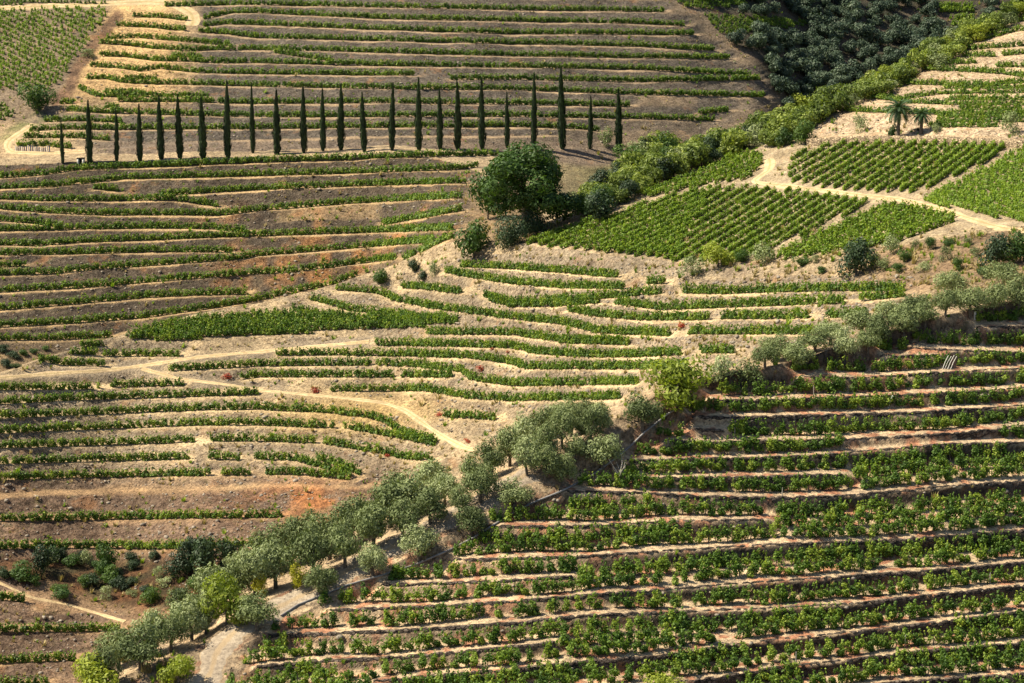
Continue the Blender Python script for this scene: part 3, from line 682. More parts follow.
# near slope: rows on each tread
near_rows = []
left_edge = lambda y: np.interp(y, [325,345,360,380,400,440,470,500,520,540,560,585,600,620,640,683,760], [962,905,800,765,700,652,612,528,490,450,408,348,318,290,252,232,212])
def lipy(p, x): a = np.array(p, float); return np.interp(x, a[:, 0], a[:, 1]) if a[0, 0]-2 <= x <= a[-1, 0]+2 else None
for li, p in enumerate(LIPS_NEAR[:-2]):
    x0, x1 = p[0][0], min(p[-1][0], 1330)
    for rank, off in ((0, 6.5), (1, 17.0), (2, 28.0), (3, 39.0)):
        seg = []
        x = x0
        while x <= x1:
            y = lipy(p, x)
            above = [lipy(q, x) for q in LIPS_NEAR if q is not p]; above = [v for v in above if v is not None and v < y-3]
            gap = y-max(above) if above else 22
            yr = y-off-(0.8*math.sin(x*.05+li))
            ok = gap > off+(11.5 if rank else 7) and yr > y-gap+7 and x > left_edge(yr)+4
            if ok: seg.append((x, yr))
            elif len(seg) > 1: near_rows.append((li, rank, seg)); seg = []
            else: seg = []
            x += 4
        if len(seg) > 1: near_rows.append((li, rank, seg))
near_vines = []
for li, rank, seg in near_rows:
    sp = .74
    if vnoise(np.array([li*3.3]), np.array([rank*7.7]), 1, 5)[0] < .03: continue
    for q, a in row_points(seg, sp, 'near', .12, .05): near_vines.append((q, a, li))
# individuals: the ~300 that show largest, as whole stretches of the lowest terraces
def pxy(q): x, y, d = project(np.array(q)); return x, y
vis = [(pxy(q)[1], q, a, li) for q, a, li in near_vines if -5 < pxy(q)[0] < 1029 and pxy(q)[1] < 700]
vis.sort(key=lambda t: -t[0]); chosen = vis[:298]; chosen_ids = {id(t[1]) for t in chosen}
LI_NAME = {18: 'fourth lowest', 19: 'third lowest'}
lis = sorted({t[3] for t in chosen}); 
def vine_label(li, q):
    x, y = pxy(q)
    side = 'left' if x < 420 else 'middle' if x < 740 else 'right'
    lv = 'in the lowest rows at the bottom edge' if y > 668 else 'in the rows just above the bottom edge' if y > 645 else 'a little higher up the slope'
    return f'leafy green grapevine {lv}, {side}'
for yv_, q, a, li in chosen:
    s = random.uniform(.9, 1.25); cm, tm = VN[random.randrange(8)]
    e = empty('grape_vine', q, a+random.uniform(-.4, .4), (s, s, s*random.uniform(.9, 1.12)))
    lab = vine_label(li, q); tag(e, lab, 'grapevine', 'grapevines on the nearest terraces'); obj('foliage', cm, e); obj('trunk', tm, e)
add_cloud([(q, a) for q, a, li in near_vines if id(q) not in chosen_ids], .9, 1.25)
for p in ROWS_MID: add_cloud(row_points(expand(p, 3.2), .52, 'mid', .05, .01), .92, 1.1, 8)
for p in ROWS_FAR: add_cloud(row_points(expand(p, 2.1), .52, 'far', .05, .01), .92, 1.1, 16)
for p in ROWS_SPUR: add_cloud(row_points(expand(p, 2.1), .46, 'far', .08, .01), .74, .92, 16)
for p in ROWS_TOP: add_cloud(row_points(expand(p, 2.0), .54, 'top', .05, .01), .92, 1.1, 16)
# planted plots: parallel rows across a slope (polygon in pixels, row slope at left/right, row pitch in px, vine spacing m)
def plot(poly, zone, sl, sr, pitch, spacing, smin, smax, var0=16, jit=.1, skip=.02):
    xs = [p[0] for p in poly]; ys = [p[1] for p in poly]; X0, X1 = min(xs), max(xs); Y0, Y1 = min(ys), max(ys)
    n = 0; span = (Y1-Y0)+abs(max(abs(sl), abs(sr)))*(X1-X0)
    y = Y0-span; 
    xm = (X0+X1)/2
    while y < Y1+span:
        # curve through (xm, y): slope varies linearly from sl to sr
        seg = []
        x = X0
        while x <= X1:
            t0 = (x-X0)/(X1-X0); yy_ = y+sl*(x-xm)+(sr-sl)*((x-X0)**2-(xm-X0)**2)/(2*(X1-X0))
            if inside(poly, x, yy_): seg.append((x, yy_))
            else:
                if len(seg) > 1: add_cloud(row_points(seg, spacing, zone, jit, skip), smin, smax, var0)
                seg = []
            x += 3
        if len(seg) > 1: add_cloud(row_points(seg, spacing, zone, jit, skip), smin, smax, var0)
        y += pitch
plot([(126,337),(150,326),(200,319),(256,314.5),(300,313.5),(380,316),(458,318),(462,323),(420,328),(300,334),(256,336),(180,341),(135,341)], 'mid', -.03, -.03, 2.9, .5, .85, 1.02, 8)
plot([(519,244),(557,230),(632,209),(690,192),(716,187),(676,262),(660,259),(600,253),(545,248)], 'far', -.30, -.52, 5.2, .44, .78, .96, 24, .05)
plot([(712,188),(750,185),(800,191),(868,199),(877,202),(766,254),(745,264),(690,265),(672,262)], 'far', -.58, -.68, 7.6, .42, .72, .88, 24, .03)
plot([(640,196),(700,172),(742,152),(766,152),(764,164),(750,180),(712,185),(650,199)], 'far', -.35, -.45, 3.9, .5, .8, .95, 24, .06)
plot([(786,170),(795,152),(838,143),(908,141),(1012,145),(985,165),(915,194),(843,192),(790,183)], 'far', -.56, -.78, 7.6, .42, .72, .9, 24, .06)
plot([(772,262),(784,250),(836,228),(886,205),(898,204),(955,216),(958,222),(905,242),(866,250),(820,256)], 'far', -.32, -.37, 4.0, .5, .8, 1.0, 24, .06)
plot([(916,203),(985,171),(1024,149),(1080,140),(1080,232),(1024,226),(985,216),(938,207)], 'far', .32, .32, 5.2, .62, .72, .92, 24, .06)
plot([(-60,14),(0,11),(60,9),(100,8),(114,14),(96,34),(72,66),(66,82),(48,96),(25,96),(0,91),(-60,88)], 'top', .45, .45, 5.2, 1.1, .75, 1.05, 24, .15, .06)
plot([(-60,105),(0,103),(12,109),(20,118),(0,122),(-60,124)], 'top', .2, .2, 4.5, .9, .75, .95, 16)
plot([(-60,-2),(0,1),(60,1),(120,1),(110,4),(0,6),(-60,6)], 'top', .02, .02, 3.2, .8, .75, .95, 16)
plot([(667,-4),(700,-8),(747,2),(750,6),(708,11),(690,10)], 'top', .10, .10, 3.4, .7, .7, .9, 16)
plot([(703,15),(735,17),(762,17),(800,22),(815,26),(790,30),(762,28),(738,41),(722,36)], 'top', .25, .25, 3.4, .7, .7, .9, 16)
plot([(936,-2),(978,-2),(978,1),(936,1)], 'top', 0, 0, 3, .7, .9, 1.1, 24)
for ln in ([(938,7.5),(976,7.5)],[(940,12),(976,12)],[(953,19.5),(976,19.5)],[(954,26),(968,26)]): add_cloud(row_points(ln, .5, 'top', .3, 0), 1.1, 1.4, 24)
# one object for all the rest: points that carry the vine meshes
far1 = vine_meshes(115, .15, 8, tag_='mid'); far2 = vine_meshes(70, .19, 8, tag_='far'); far3 = []
for cm, tm in vine_meshes(70, .18, 8, tag_='plot'): cm.materials[0] = M['vineblock']; far3.append((cm, tm))
lib = bpy.data.collections.new('vine_shapes')
for cm, tm in far2: cm.materials[0] = M['vinefar']
for k_, (cm, tm) in enumerate(VN+far1+far2+far3):
    # foliage and wood in one mesh for the mass
    V1 = np.empty(len(cm.vertices)*3); cm.vertices.foreach_get('co', V1); V2 = np.empty(len(tm.vertices)*3); tm.vertices.foreach_get('co', V2)
    V1 = V1.reshape(-1, 3); V2 = V2.reshape(-1, 3); a = np.arange(len(V1)).reshape(-1, 4); b_ = np.array([list(p_.vertices) for p_ in tm.polygons])+len(V1)
    lf = np.empty(len(V1)); cm.attributes['leaf'].data.foreach_get('value', lf)
    mm = mesh('vine_shape', np.concatenate([V1, V2]), np.concatenate([a, b_]), cm.materials[0], False, {'leaf': np.concatenate([lf, np.zeros(len(V2))])})
    mm.materials.append(M['bark']); mi = np.zeros(len(mm.polygons), np.int32); mi[len(a):] = 1; mm.polygons.foreach_set('material_index', mi)
    o = bpy.data.objects.new('vine_shape_%02d' % k_, mm); lib.objects.link(o)
def scatter(name, pts, collection, kind='stuff', label=None, cat=None):
    A = np.array(pts, float); me = bpy.data.meshes.new(name); me.vertices.add(len(A)); me.vertices.foreach_set('co', A[:, :3].astype(np.float32).ravel())
    for nm, c_, t_ in (('rz', 3, 'FLOAT'), ('sc', 4, 'FLOAT'), ('vi', 5, 'INT')):
        at = me.attributes.new(nm, t_, 'POINT'); at.data.foreach_set('value', A[:, c_].astype(np.float32 if t_ == 'FLOAT' else np.int32))
    o = obj(name, me); tag(o, label, cat, kind=kind)
    ng = bpy.data.node_groups.new(name+'_nodes', 'GeometryNodeTree')
    ng.interface.new_socket('Geometry', in_out='INPUT', socket_type='NodeSocketGeometry'); ng.interface.new_socket('Geometry', in_out='OUTPUT', socket_type='NodeSocketGeometry')
    gi = ng.nodes.new('NodeGroupInput'); go = ng.nodes.new('NodeGroupOutput'); ip = ng.nodes.new('GeometryNodeInstanceOnPoints')
    ci = ng.nodes.new('GeometryNodeCollectionInfo'); ci.inputs['Collection'].default_value = collection; ci.inputs['Separate Children'].default_value = True; ci.inputs['Reset Children'].default_value = True
    ip.inputs['Pick Instance'].default_value = True
    def na(nm, ty):
        n_ = ng.nodes.new('GeometryNodeInputNamedAttribute'); n_.data_type = ty; n_.inputs['Name'].default_value = nm; return n_.outputs[0]
    cx = ng.nodes.new('ShaderNodeCombineXYZ'); ng.links.new(na('rz', 'FLOAT'), cx.inputs[2])
    ng.links.new(gi.outputs[0], ip.inputs['Points']); ng.links.new(ci.outputs[0], ip.inputs['Instance']); ng.links.new(na('vi', 'INT'), ip.inputs['Instance Index'])
    ng.links.new(cx.outputs[0], ip.inputs['Rotation']); ng.links.new(na('sc', 'FLOAT'), ip.inputs['Scale']); ng.links.new(ip.outputs[0], go.inputs[0])
    md = o.modifiers.new('scatter', 'NODES'); md.node_group = ng
    return o
print('vines in mass', len(cloud_pts), 'near individuals', len(chosen))
scatter('terrace_grapevines', cloud_pts, lib, label='green grapevines in rows along all the farther terraces and plots')

# ------------------------------------------------------------------ dry stone walls of the near slope
def wall_obj(name, pts, zone, mt, label, group, hmin=.5, hmax=2.3, thick=.35, out=.12, seed=0, height=None, stand=0):
    r = np.random.default_rng(seed); P3 = []
    for (x0, y0), (x1, y1) in zip(pts[:-1], pts[1:]):
        for t in np.linspace(0, 1, max(2, int(abs(x1-x0)/4)), endpoint=False):
            x, y = x0+(x1-x0)*t, y0+(y1-y0)*t; p, s_ = hit(x, y-.6)
            if s_ == zone: P3.append(tuple(p))
    if len(P3) < 5: return None
    P3 = np.array(P3); P3[:, 1] = smooth(P3[:, 1], 5); L = np.concatenate([[0], np.cumsum(np.linalg.norm(np.diff(P3[:, :2], axis=0), axis=1))])
    s = np.arange(0, L[-1], .34); X = np.interp(s, L, P3[:, 0]); Y = np.interp(s, L, P3[:, 1]); Zt = smooth(np.interp(s, L, P3[:, 2]), 5)
    n = len(s); K = 6; V = []
    for i in range(n):
        zt = max(Zt[i], ground_z(X[i], Y[i]+.1))+.03+stand+r.normal(0, .035)
        zb = ground_z(X[i], Y[i]-out-1.5) if height is None else zt-height
        hh = min(max(zt-zb, hmin), hmax)
        endt = min(1, min(i, n-1-i)/6+.35); hh *= endt
        zb = zt-hh-.25
        for k_ in range(K):
            f = k_/(K-1); V.append((X[i]+r.normal(0, .03), Y[i]-out-(1-f)*.10+r.normal(0, .045), zb+(zt-zb)*f+r.normal(0, .02)))
        V.append((X[i], Y[i]+thick-out, zt+r.normal(0, .02))); V.append((X[i], Y[i]+thick-out, zt-.5))
    K += 2; id_ = np.arange(n*K).reshape(n, K); qd = np.stack([id_[:-1, :-1], id_[1:, :-1], id_[1:, 1:], id_[:-1, 1:]], -1).reshape(-1, 4)
    # closed ends
    o = obj(name, mesh(name, V, qd, mt)); tag(o, label, 'wall', group); return o
NW = len(LIPS_NEAR)
vis_lips = [(i, p) for i, p in enumerate(LIPS_NEAR[:-3]) if len(p) > 1]
ORD = ['lowest','second lowest','third lowest','fourth lowest','fifth lowest','sixth lowest','seventh lowest','eighth lowest']
desc = {0: 'dark dry stone wall on the highest near terrace, beside the olives at the right edge',
 1: 'second highest dark dry stone wall at the right edge of the near slope', 2: 'short dry stone wall left of the bundle of white stakes',
 3: 'dark dry stone wall just below the bundle of white stakes', 4: 'low dry stone wall below the olive trees at the top of the near slope',
 5: 'dark dry stone wall right of the yellow-green tree, first one below it', 6: 'dark dry stone wall right of the yellow-green tree, second one below it',
 7: 'shortest dry stone wall, right of the grey pipe below the yellow-green tree', 8: 'low dry stone wall starting by the pipe, third long one below the yellow-green tree',
 9: 'long dark dry stone wall starting beside the bare dead tree', 10: 'short dry stone wall between two vine rows right of the bare dead tree',
 11: 'tall dark dry stone wall starting below the bare dead tree', 12: 'short dark wall in the middle of the slope, next long gap below the dead tree',
 13: 'long dark dry stone wall crossing the slope at mid height of the near vineyard', 14: 'short low wall near the road between two longer walls',
 15: 'long dark wall whose left end lies beside the gravel road, sixth from the bottom', 16: 'long dark wall running from the round dark olive to the right edge',
 17: 'low wall at lower left that fades out among the vines', 18: 'long dark wall rising from the bottom edge left of centre',
 19: 'dark wall rising from the bottom edge right of centre', 20: 'short dark wall in the bottom right corner'}
for i, p in enumerate(LIPS_NEAR[:21]):
    wall_obj('retaining_wall', p, 'near', M['wall'], desc[i], 'dry stone terrace walls of the near slope', seed=i)
# pale wall with piers below the palms
wall_obj('stone_wall', [(806,147),(868,144),(943,145),(1024,149),(1080,152)], 'far', M['palewall'], 'long pale dry stone wall along the top of the vine plot, below the palms', None, .9, 2.2, seed=50, height=1.9, stand=1.35)
wall_obj('stone_wall', [(760,262),(800,262),(850,266)], 'mid', M['palewall'], 'rough brown stone wall beside the dark round tree', None, .5, 1.0, seed=51, height=.8)

# ------------------------------------------------------------------ cypresses
def cypress_mesh(s, n=1500):
    r = np.random.default_rng(s); H0, R0 = 15.0, 1.15
    z = r.random(n)**.85; th = r.random(n)*6.28
    prof = np.interp(z, [0, .04, .12, .3, .6, .85, 1], [.45, .75, .92, 1.0, .72, .36, .03])*(1+.14*np.sin(z*23+th*2+s))
    rad = R0*prof*(.75+.3*r.random(n))
    rad *= 1+.16*np.sin(th*3+z*9+s*2)+.12*np.sin(z*41+th); pos = np.stack([rad*np.cos(th)+.12*np.sin(z*5+s), rad*np.sin(th), .05+z*(H0-.15)], 1)
    up = np.stack([.25*np.cos(th)+r.normal(0, .15, n), .25*np.sin(th)+r.normal(0, .15, n), np.ones(n)], 1); up /= np.linalg.norm(up, axis=1)[:, None]
    sd_ = np.stack([-np.sin(th), np.cos(th), r.normal(0, .3, n)], 1); sd_ /= np.linalg.norm(sd_, axis=1)[:, None]
    sz = (.2+.22*r.random(n))[:, None]
    V = np.stack([pos-up*sz*1.2, pos-sd_*sz*.7, pos+up*sz*1.7, pos+sd_*sz*.7], 1).reshape(-1, 3)
    cm = mesh('cypress_crown', V, np.arange(4*n).reshape(n, 4), M['cypress'], False, {'leaf': np.repeat(r.random(n), 4)})
    # dense inner body, the bundle of upright branches
    pts = [(0, 0, .15), (0, 0, 1.4), (0, 0, 5), (0, 0, 9), (0, 0, 12.5), (0, 0, 14.6)]
    bv, bf = tube(pts, [.45, .78, .88, .6, .3, .03], 9)
    tv, tf = tube([(0, 0, -.5), (0, 0, 1.2)], [.26, .2], 7)
    return cm, mesh('cypress_body', bv, bf, M['cypress'], True, {'leaf': np.full(len(bv), .1)}), mesh('cypress_trunk', tv, tf, M['bark'], True)
CY = [cypress_mesh(s) for s in range(8)]
cyp = [(63,121,163.5),(90,101,163),(117,109,162),(140,105,161.5),(161,97,159.5),(180,97,159),(203,98,159),(228,82,158),(253,86,153),(277,91,154.5),(304,88,153),(323,90,151),(341,85,150),(364,93,152),(392,84,150.5),(419,79,150.5),(440,90,149),(458,82,149),(482,80,149),(507,93,148),(534,74,148),(562,69,149),(590,97,149),(619,90,151)]
ordn = ['first','second','third','fourth','fifth','sixth','seventh','eighth','ninth','tenth','eleventh','twelfth']
wid = [5,8.5,6,8,9,9,10,9,6.5,9.5,8.5,7.5,9,8,8,8.5,8,9,9,6.5,7.5,10,6.5,9]
for i, (x, t, b_) in enumerate(cyp):
    p, s_ = hit(x, b_); _, _, D = project(np.array(p)); hh = (b_-t)*D/F/15.0; ww = wid[i]*.86*D/F/2.45
    e = empty('cypress_tree', p, random.uniform(0, 6.28), (ww, ww, hh))
    pos = (ordn[i]+' cypress from the left') if i < 12 else ((ordn[23-i]+' cypress from the right') if i < 23 else 'rightmost cypress')
    size = 'short' if b_-t < 50 else 'tall' if b_-t > 68 else 'slim dark'
    tag(e, f'{size} {pos} in the row across the far hillside'.replace('slim dark', 'slim dark'), 'cypress', 'row of cypresses on the far hillside')
    c_, bd, tr = CY[(i*5) % 8]; e.rotation_euler[0] = random.uniform(-.02, .02); e.rotation_euler[1] = random.uniform(-.025, .025); k_ = obj('crown', c_, e); obj('branches', bd, k_); obj('trunk', tr, e)

# ------------------------------------------------------------------ olives and other trees of the near ridge
G_OL = 'olive trees along the road on the near ridge'
OL = [ # px, base py, width px, height px, kind, name, label
 (141,672,62,52,'olive','olive_tree','spreading grey-green olive tree nearest the bottom left, dark trunk on the road edge'),
 (171,652,44,46,'olive','olive_tree','olive tree directly behind the bottom left spreading olive'),
 (192,641,46,50,'olive','olive_tree','silvery olive tree between the bottom left olives and the bright green tree'),
 (206,634,38,48,'olive','olive_tree','silver olive touching the left side of the bright green tree'),
 (257,630,52,42,'olive','olive_tree','round dark olive tree on the right side of the gravel road bend'),
 (320,596,42,37,'olive','olive_tree','dark olive tree on the road bank right of the small yellow shrub'),
 (373,577,38,37,'olive','olive_tree','small umbrella-shaped olive tree standing alone on the road verge'),
 (419,558,44,38,'olive','olive_tree','silvery olive tree right of the road above the small umbrella-shaped one'),
 (471,534,44,32,'olive','olive_tree','low wide olive tree by the road, left of the topmost left vine terrace'),
 (514,509,46,34,'olive','olive_tree','pale silver olive tree left of the two joined olives'),
 (480,503,44,44,'olive','olive_tree','olive tree with a clear thin trunk beside the track end'),
 (545,482,38,42,'olive','olive_tree','left one of two joined dark olive trees beside the pipe'),
 (563,485,32,36,'olive','olive_tree','right one of two joined olive trees beside the pipe'),
 (602,467,48,36,'olive','olive_tree','round silvery olive tree left of the bare dead tree'),
 (642,428,52,38,'olive','olive_tree','dark flat-topped olive tree alone left of the pipe, below the yellow-green tree'),
 (678,412,76,56,'bright','yellow_green_tree','large rounded yellow-green tree at the head of the grey pipe'),
 (227,624,54,54,'bright','bright_green_tree','bright green tree with thick trunk on the left bank of the gravel road'),
 (296,590,22,30,'yellow','yellow_shrub','small bright yellow shrub among the grey olives left of the road'),
 (262,596,22,26,'yellow','yellow_shrub','yellowish shrub at the left, between grey olives and the round dark olive'),
 (178,684,38,32,'bright','light_green_shrub','small round light green shrub on the edge of the gravel road'),
 (97,700,58,48,'bright','willowy_shrub','feathery yellow-green shrub in the bottom left corner of the olive belt'),
 (662,700,44,30,'bright','light_green_shrub','light green shrub cut by the bottom edge of the photograph'),
 (720,386,36,34,'scrub','olive_tree','grey olive tree directly right of the yellow-green tree'),
 (747,386,36,32,'scrub','olive_tree','second grey olive right of the yellow-green tree'),
 (765,368,34,28,'olive','olive_tree','olive tree behind the two grey ones right of the yellow-green tree'),
 (798,368,38,32,'olive','olive_tree','dark flat-crowned olive at the left start of the high near terraces'),
 (845,362,36,38,'olive','olive_tree','upright dark olive tree on bare ground above the high near terraces'),
 (868,352,30,26,'olive','olive_tree','olive tree just right of the upright dark one'),
 (880,347,36,36,'olive','olive_tree','broad olive tree between the upright dark one and the wide right-hand clump'),
 (905,338,46,36,'olive','olive_tree','grey olive with wide crown, left of the high bare terrace'),
 (925,326,34,28,'olive','olive_tree','small olive at the left rim of the high bare terrace'),
 (951,300,40,32,'olive','olive_tree','olive tree high on the right, below the rusty scrub slope'),
 (970,318,42,34,'olive','olive_tree','pale trunked olive tree on the edge of the highest near terrace'),
 (993,314,40,34,'olive','olive_tree','grey olive in the right-hand clump next to the pale trunked one'),
 (1018,312,40,42,'olive','olive_tree','olive tree cut by the right edge above the highest near terrace'),
 (1003,292,44,32,'olive','olive_tree','olive tree behind the right-hand clump'),
 (945,316,32,30,'olive','olive_tree','shrubby olive between the rusty scrub slope and the highest terrace'),
]
for o_ in OL: plant(o_[4], o_[5], o_[0], o_[1], o_[2]*.93, o_[3], o_[6], 'shrub' if 'shrub' in o_[5] else 'tree', G_OL if o_[5] == 'olive_tree' else None)
belt = [(118,668,46,40),(102,690,40,44),(152,655,40,44),(186,632,42,44),(214,614,44,48),(236,604,44,44),(255,596,46,50),(276,588,46,46),(290,566,44,46),(312,578,44,48),(268,575,40,44),
 (330,560,46,46),(345,568,40,46),(352,545,46,46),(372,548,44,44),(310,557,44,44),(390,528,48,46),(405,540,40,40),(362,534,40,36),(415,515,50,42),(430,524,40,36),(445,506,42,38),(460,515,36,34),(398,512,46,38),
 (432,496,50,36),(475,490,44,42),(492,478,44,46),(510,466,46,46),(528,476,44,46),(525,452,44,44),(545,462,42,46),(542,440,46,40),(562,448,44,44),(572,436,42,40),(590,446,42,46),(600,432,38,36),(585,425,40,32),(560,425,40,30),(240,585,36,32),(575,462,34,34)]
for x, y, a, b_ in belt: plant('olive', 'olive_tree', x, y, a*(1.06 if x < 440 else .82), b_*(1.14 if x < 440 else .95), 'grey-green olive tree packed in the belt, ' + ('lower stretch near the bottom left' if x < 262 else 'stretch behind the small yellow shrub' if x < 350 else 'stretch just below the track end' if x < 470 else 'upper clump beside the pipe'), 'tree', G_OL)
belt2 = [(778,362,40,30),(815,352,40,28),(830,345,40,26),(860,336,44,30),(890,326,42,28),(915,318,38,26)]
for x, y, a, b_ in belt2: plant('olive', 'olive_tree', x, y, a, b_, 'grey olive on the crest behind the high near terraces', 'tree', G_OL)

# bare dead tree
def dead_tree(px, py):
    p, _ = hit(px, py); e = empty('dead_tree', p); tag(e, 'bare grey leafless little tree beside the pipe between the vine rows', 'tree')
    V, Fq = join([tube([(0, 0, -.2), (-.1, 0, .7), (.1, 0, 1.3)], [.16, .12, .09])]); obj('trunk', mesh('dead_trunk', V, Fq, M['bark'], True), e)
    r = np.random.default_rng(3); parts = []
    for k_ in range(8):
        a = r.random()*6.28; parts.append(tube([(.05, 0, .8+.06*k_), (.6*math.cos(a), .6*math.sin(a), 1.5+.1*k_), (1.0*math.cos(a+.3), 1.0*math.sin(a+.3), 2.1+.12*k_)], [.06, .04, .012], 4))
    V, Fq = join(parts); obj('branches', mesh('dead_branches', V, Fq, M['post'], True), e)
dead_tree(619, 487)

# ------------------------------------------------------------------ the big trees and the shrubs of the middle ground
plant('big', 'broadleaf_tree', 526, 238, 128, 94, 'huge dark green broad-crowned tree standing at the tip of the vine plot', at_=hit(526, 232)[0])
plant('bigdark', 'evergreen_tree', 512, 246, 34, 34, 'low dark rounded evergreen at the foot of the huge tree, left one')
plant('bigdark', 'evergreen_tree', 536, 236, 30, 34, 'low dark rounded evergreen at the foot of the huge tree, right one')
plant('bushy', 'leafy_tree', 488, 219, 40, 48, 'lighter green tree leaning out on the left side of the huge tree')
plant('bushy', 'leafy_tree', 474, 258, 38, 42, 'compact round green tree alone left below the huge tree')
plant('darktree', 'leafy_tree', 600, 222, 34, 34, 'dark grey-green tree right of the huge tree, at the upper edge of the plot')
plant('scrub', 'shrub', 574, 212, 18, 22, 'small grey shrub between the huge tree and the dark grey-green tree', 'shrub')
plant('bright', 'lime_tree', 718, 267, 32, 26, 'bright lime green round bush at the lower edge of the vine plot', 'bush')
plant('scrub', 'olive_tree', 762, 264, 30, 24, 'grey olive right of the bright lime green bush')
plant('scrub', 'grey_bush', 691, 276, 28, 22, 'grey-green bush left of the bright lime green bush', 'bush')
plant('bushy', 'bush', 741, 262, 16, 14, 'small green bush between the lime green bush and the grey olive', 'bush')
plant('darktree', 'dark_tree', 856, 276, 36, 40, 'dark dense tree standing below the triangular vine plot')
plant('scrub', 'slender_tree', 891, 254, 22, 22, 'thin sparse little tree at the edge of the triangular vine plot')
plant('darktree', 'carob_tree', 997, 268, 34, 36, 'very dark glossy round tree on the rusty slope at the right')
plant('bushy', 'leafy_tree', 1020, 262, 34, 34, 'green tree cut by the right edge next to the very dark glossy tree')
plant('bushy', 'bush', 380, 284, 20, 16, 'low grey-green bush at the left end of the reddish soil patch', 'bush')
plant('darktree', 'bush', 414, 272, 13, 14, 'small dark bush, left one of the pair below the compact round tree', 'bush')
plant('scrub', 'bush', 434, 275, 13, 16, 'small greyish bush, right one of the pair below the compact round tree', 'bush')
plant('darktree', 'bush', 423, 281, 10, 12, 'smallest dark bush beside the reddish soil patch', 'bush')
plant('bushy', 'bush', 38, 111, 34, 30, 'large green bush at the lower corner of the top left vine plot', 'bush')
plant('scrub', 'bush', 88, 57, 16, 9, 'low round shrub on the sandy bank beside the top left plot', 'bush')
plant('scrub', 'shrub', 608, 147, 18, 22, 'pale green shrub between the two rightmost cypresses', 'shrub')
plant('scrub', 'olive_tree', 861, 132, 16, 20, 'small pale olive tree left of the palms', 'tree')
plant('scrub', 'olive_tree', 1012, 134, 24, 24, 'small pale olive tree on the wall at the right edge', 'tree')
plant('bushy', 'bush', 892, 139, 13, 16, 'dark green bush at the foot of the larger palm', 'bush')
plant('scrub', 'bush', 936, 132, 12, 10, 'low pale bush right of the smaller palm', 'bush')
plant('darktree', 'bush', 918, 131, 5, 4, 'tiny dark bush between the two palms', 'bush')
plant('bushy', 'leafy_tree', 805, 144, 24, 26, 'green tree at the left end of the pale wall below the palms')
plant('bushy', 'bush', 785, 146, 18, 20, 'darker green bush beside the pale yard', 'bush')
gully = [(43,573,28,30,'darktree','dark round bush in the gully at the left, nearest the picture edge'),(107,574,26,34,'bushy','tall green bush in the middle of the gully'),(110,584,22,20,'bushy','low green bush under the tall one in the gully'),
 (86,566,16,20,'scrub','grey shrub left of the tall green bush in the gully'),(180,578,30,30,'darktree','wide dark bush below the vine row, at the right side of the gully'),(205,574,36,40,'darktree','largest dark bush in the gully, beside the olive belt'),
 (190,560,26,26,'darktree','dark bush touching the vine row above the gully'),(228,566,26,30,'darktree','dark bush next to the olive belt'),(20,580,30,20,'bushy','bright leafy bush at the left edge of the gully'),
 (72,566,20,14,'bushy','low bush between the dark round and the tall green gully bushes'),(106,600,14,16,'scrub','small pale shrub low in the gully'),(152,604,24,20,'bushy','green bush on the rusty floor of the gully'),
 (85,586,16,12,'bushy','small dark shrub on the gully floor'),(62,600,22,12,'bushy','low shrub beside the gully path'),(160,577,14,12,'scrub','little grey shrub above the low gully wall'),(132,596,14,9,'scrub','scrubby tuft in the middle of the gully floor'),(195,590,22,14,'bushy','low bush at the foot of the largest dark one')]
for x, y, a, b_, k_, l_ in gully: plant(k_, 'gully_bush', x, y, a, b_, l_, 'bush', 'bushes in the gully')
for x, y, a in [(3,352,16),(14,358,14),(24,355,12),(34,353,10),(6,366,14),(16,368,10),(45,350,9)]: plant('darktree' if a > 12 else 'bushy', 'low_bush', x, y, a, a*.55, 'low dark bush in the fold of the hills at the left edge', 'bush', 'bushes in the left fold')
gp = [(2,584),(2,560),(30,553),(120,552),(250,556),(262,575),(225,590),(165,612),(120,606),(60,590)]
for x, y in scatter_poly(gp, 28, 11, 21): plant(random.choice(['darktree', 'bushy', 'scrub', 'darktree']), 'gully_bush', x, y+4, random.uniform(10, 22), random.uniform(7, 15), 'low tangled undergrowth bush on the dark gully floor', 'bush', 'undergrowth bushes in the gully')
slope = [(872,262,14,10),(885,270,16,14),(905,262,14,14),(915,250,10,12),(930,250,12,14),(944,262,16,18),(958,270,14,14),(975,256,14,12),(948,246,14,9),(925,270,18,10),(898,272,16,10),(968,246,12,9),(802,266,18,11),(816,262,12,8),(822,273,12,8),(872,246,10,8),(984,278,20,12)]
for i, (x, y, a, b_) in enumerate(slope): plant('scrub' if i % 2 else 'bushy', 'scrub_bush', x, y, a, b_, 'small scrubby bush on the rusty slope below the plots at the right', 'bush', 'scrub on the rusty slope')
reds = [(682,328,14,6),(227,379,15,6),(316,392,14,5),(439,416,12,5),(468,442,10,4),(479,372,0,0),(481,371,12,6),(387,457,8,4),(492,350,6,3),(508,353,6,3)]
for i, (x, y, a, b_) in enumerate(reds):
    if a: plant('red', 'red_shrub', x, y, a, b_, ['low red-leaved shrub left of the short vine clumps under the plot','low red shrub above the track fork at the left','','low red shrub at the left end of the isolated short vine row','low red shrub above the end of the track'][i] if i in (0,1,3,4) else 'low crimson shrub on the bank in the middle terraces', 'shrub', 'red shrubs on the middle terraces')

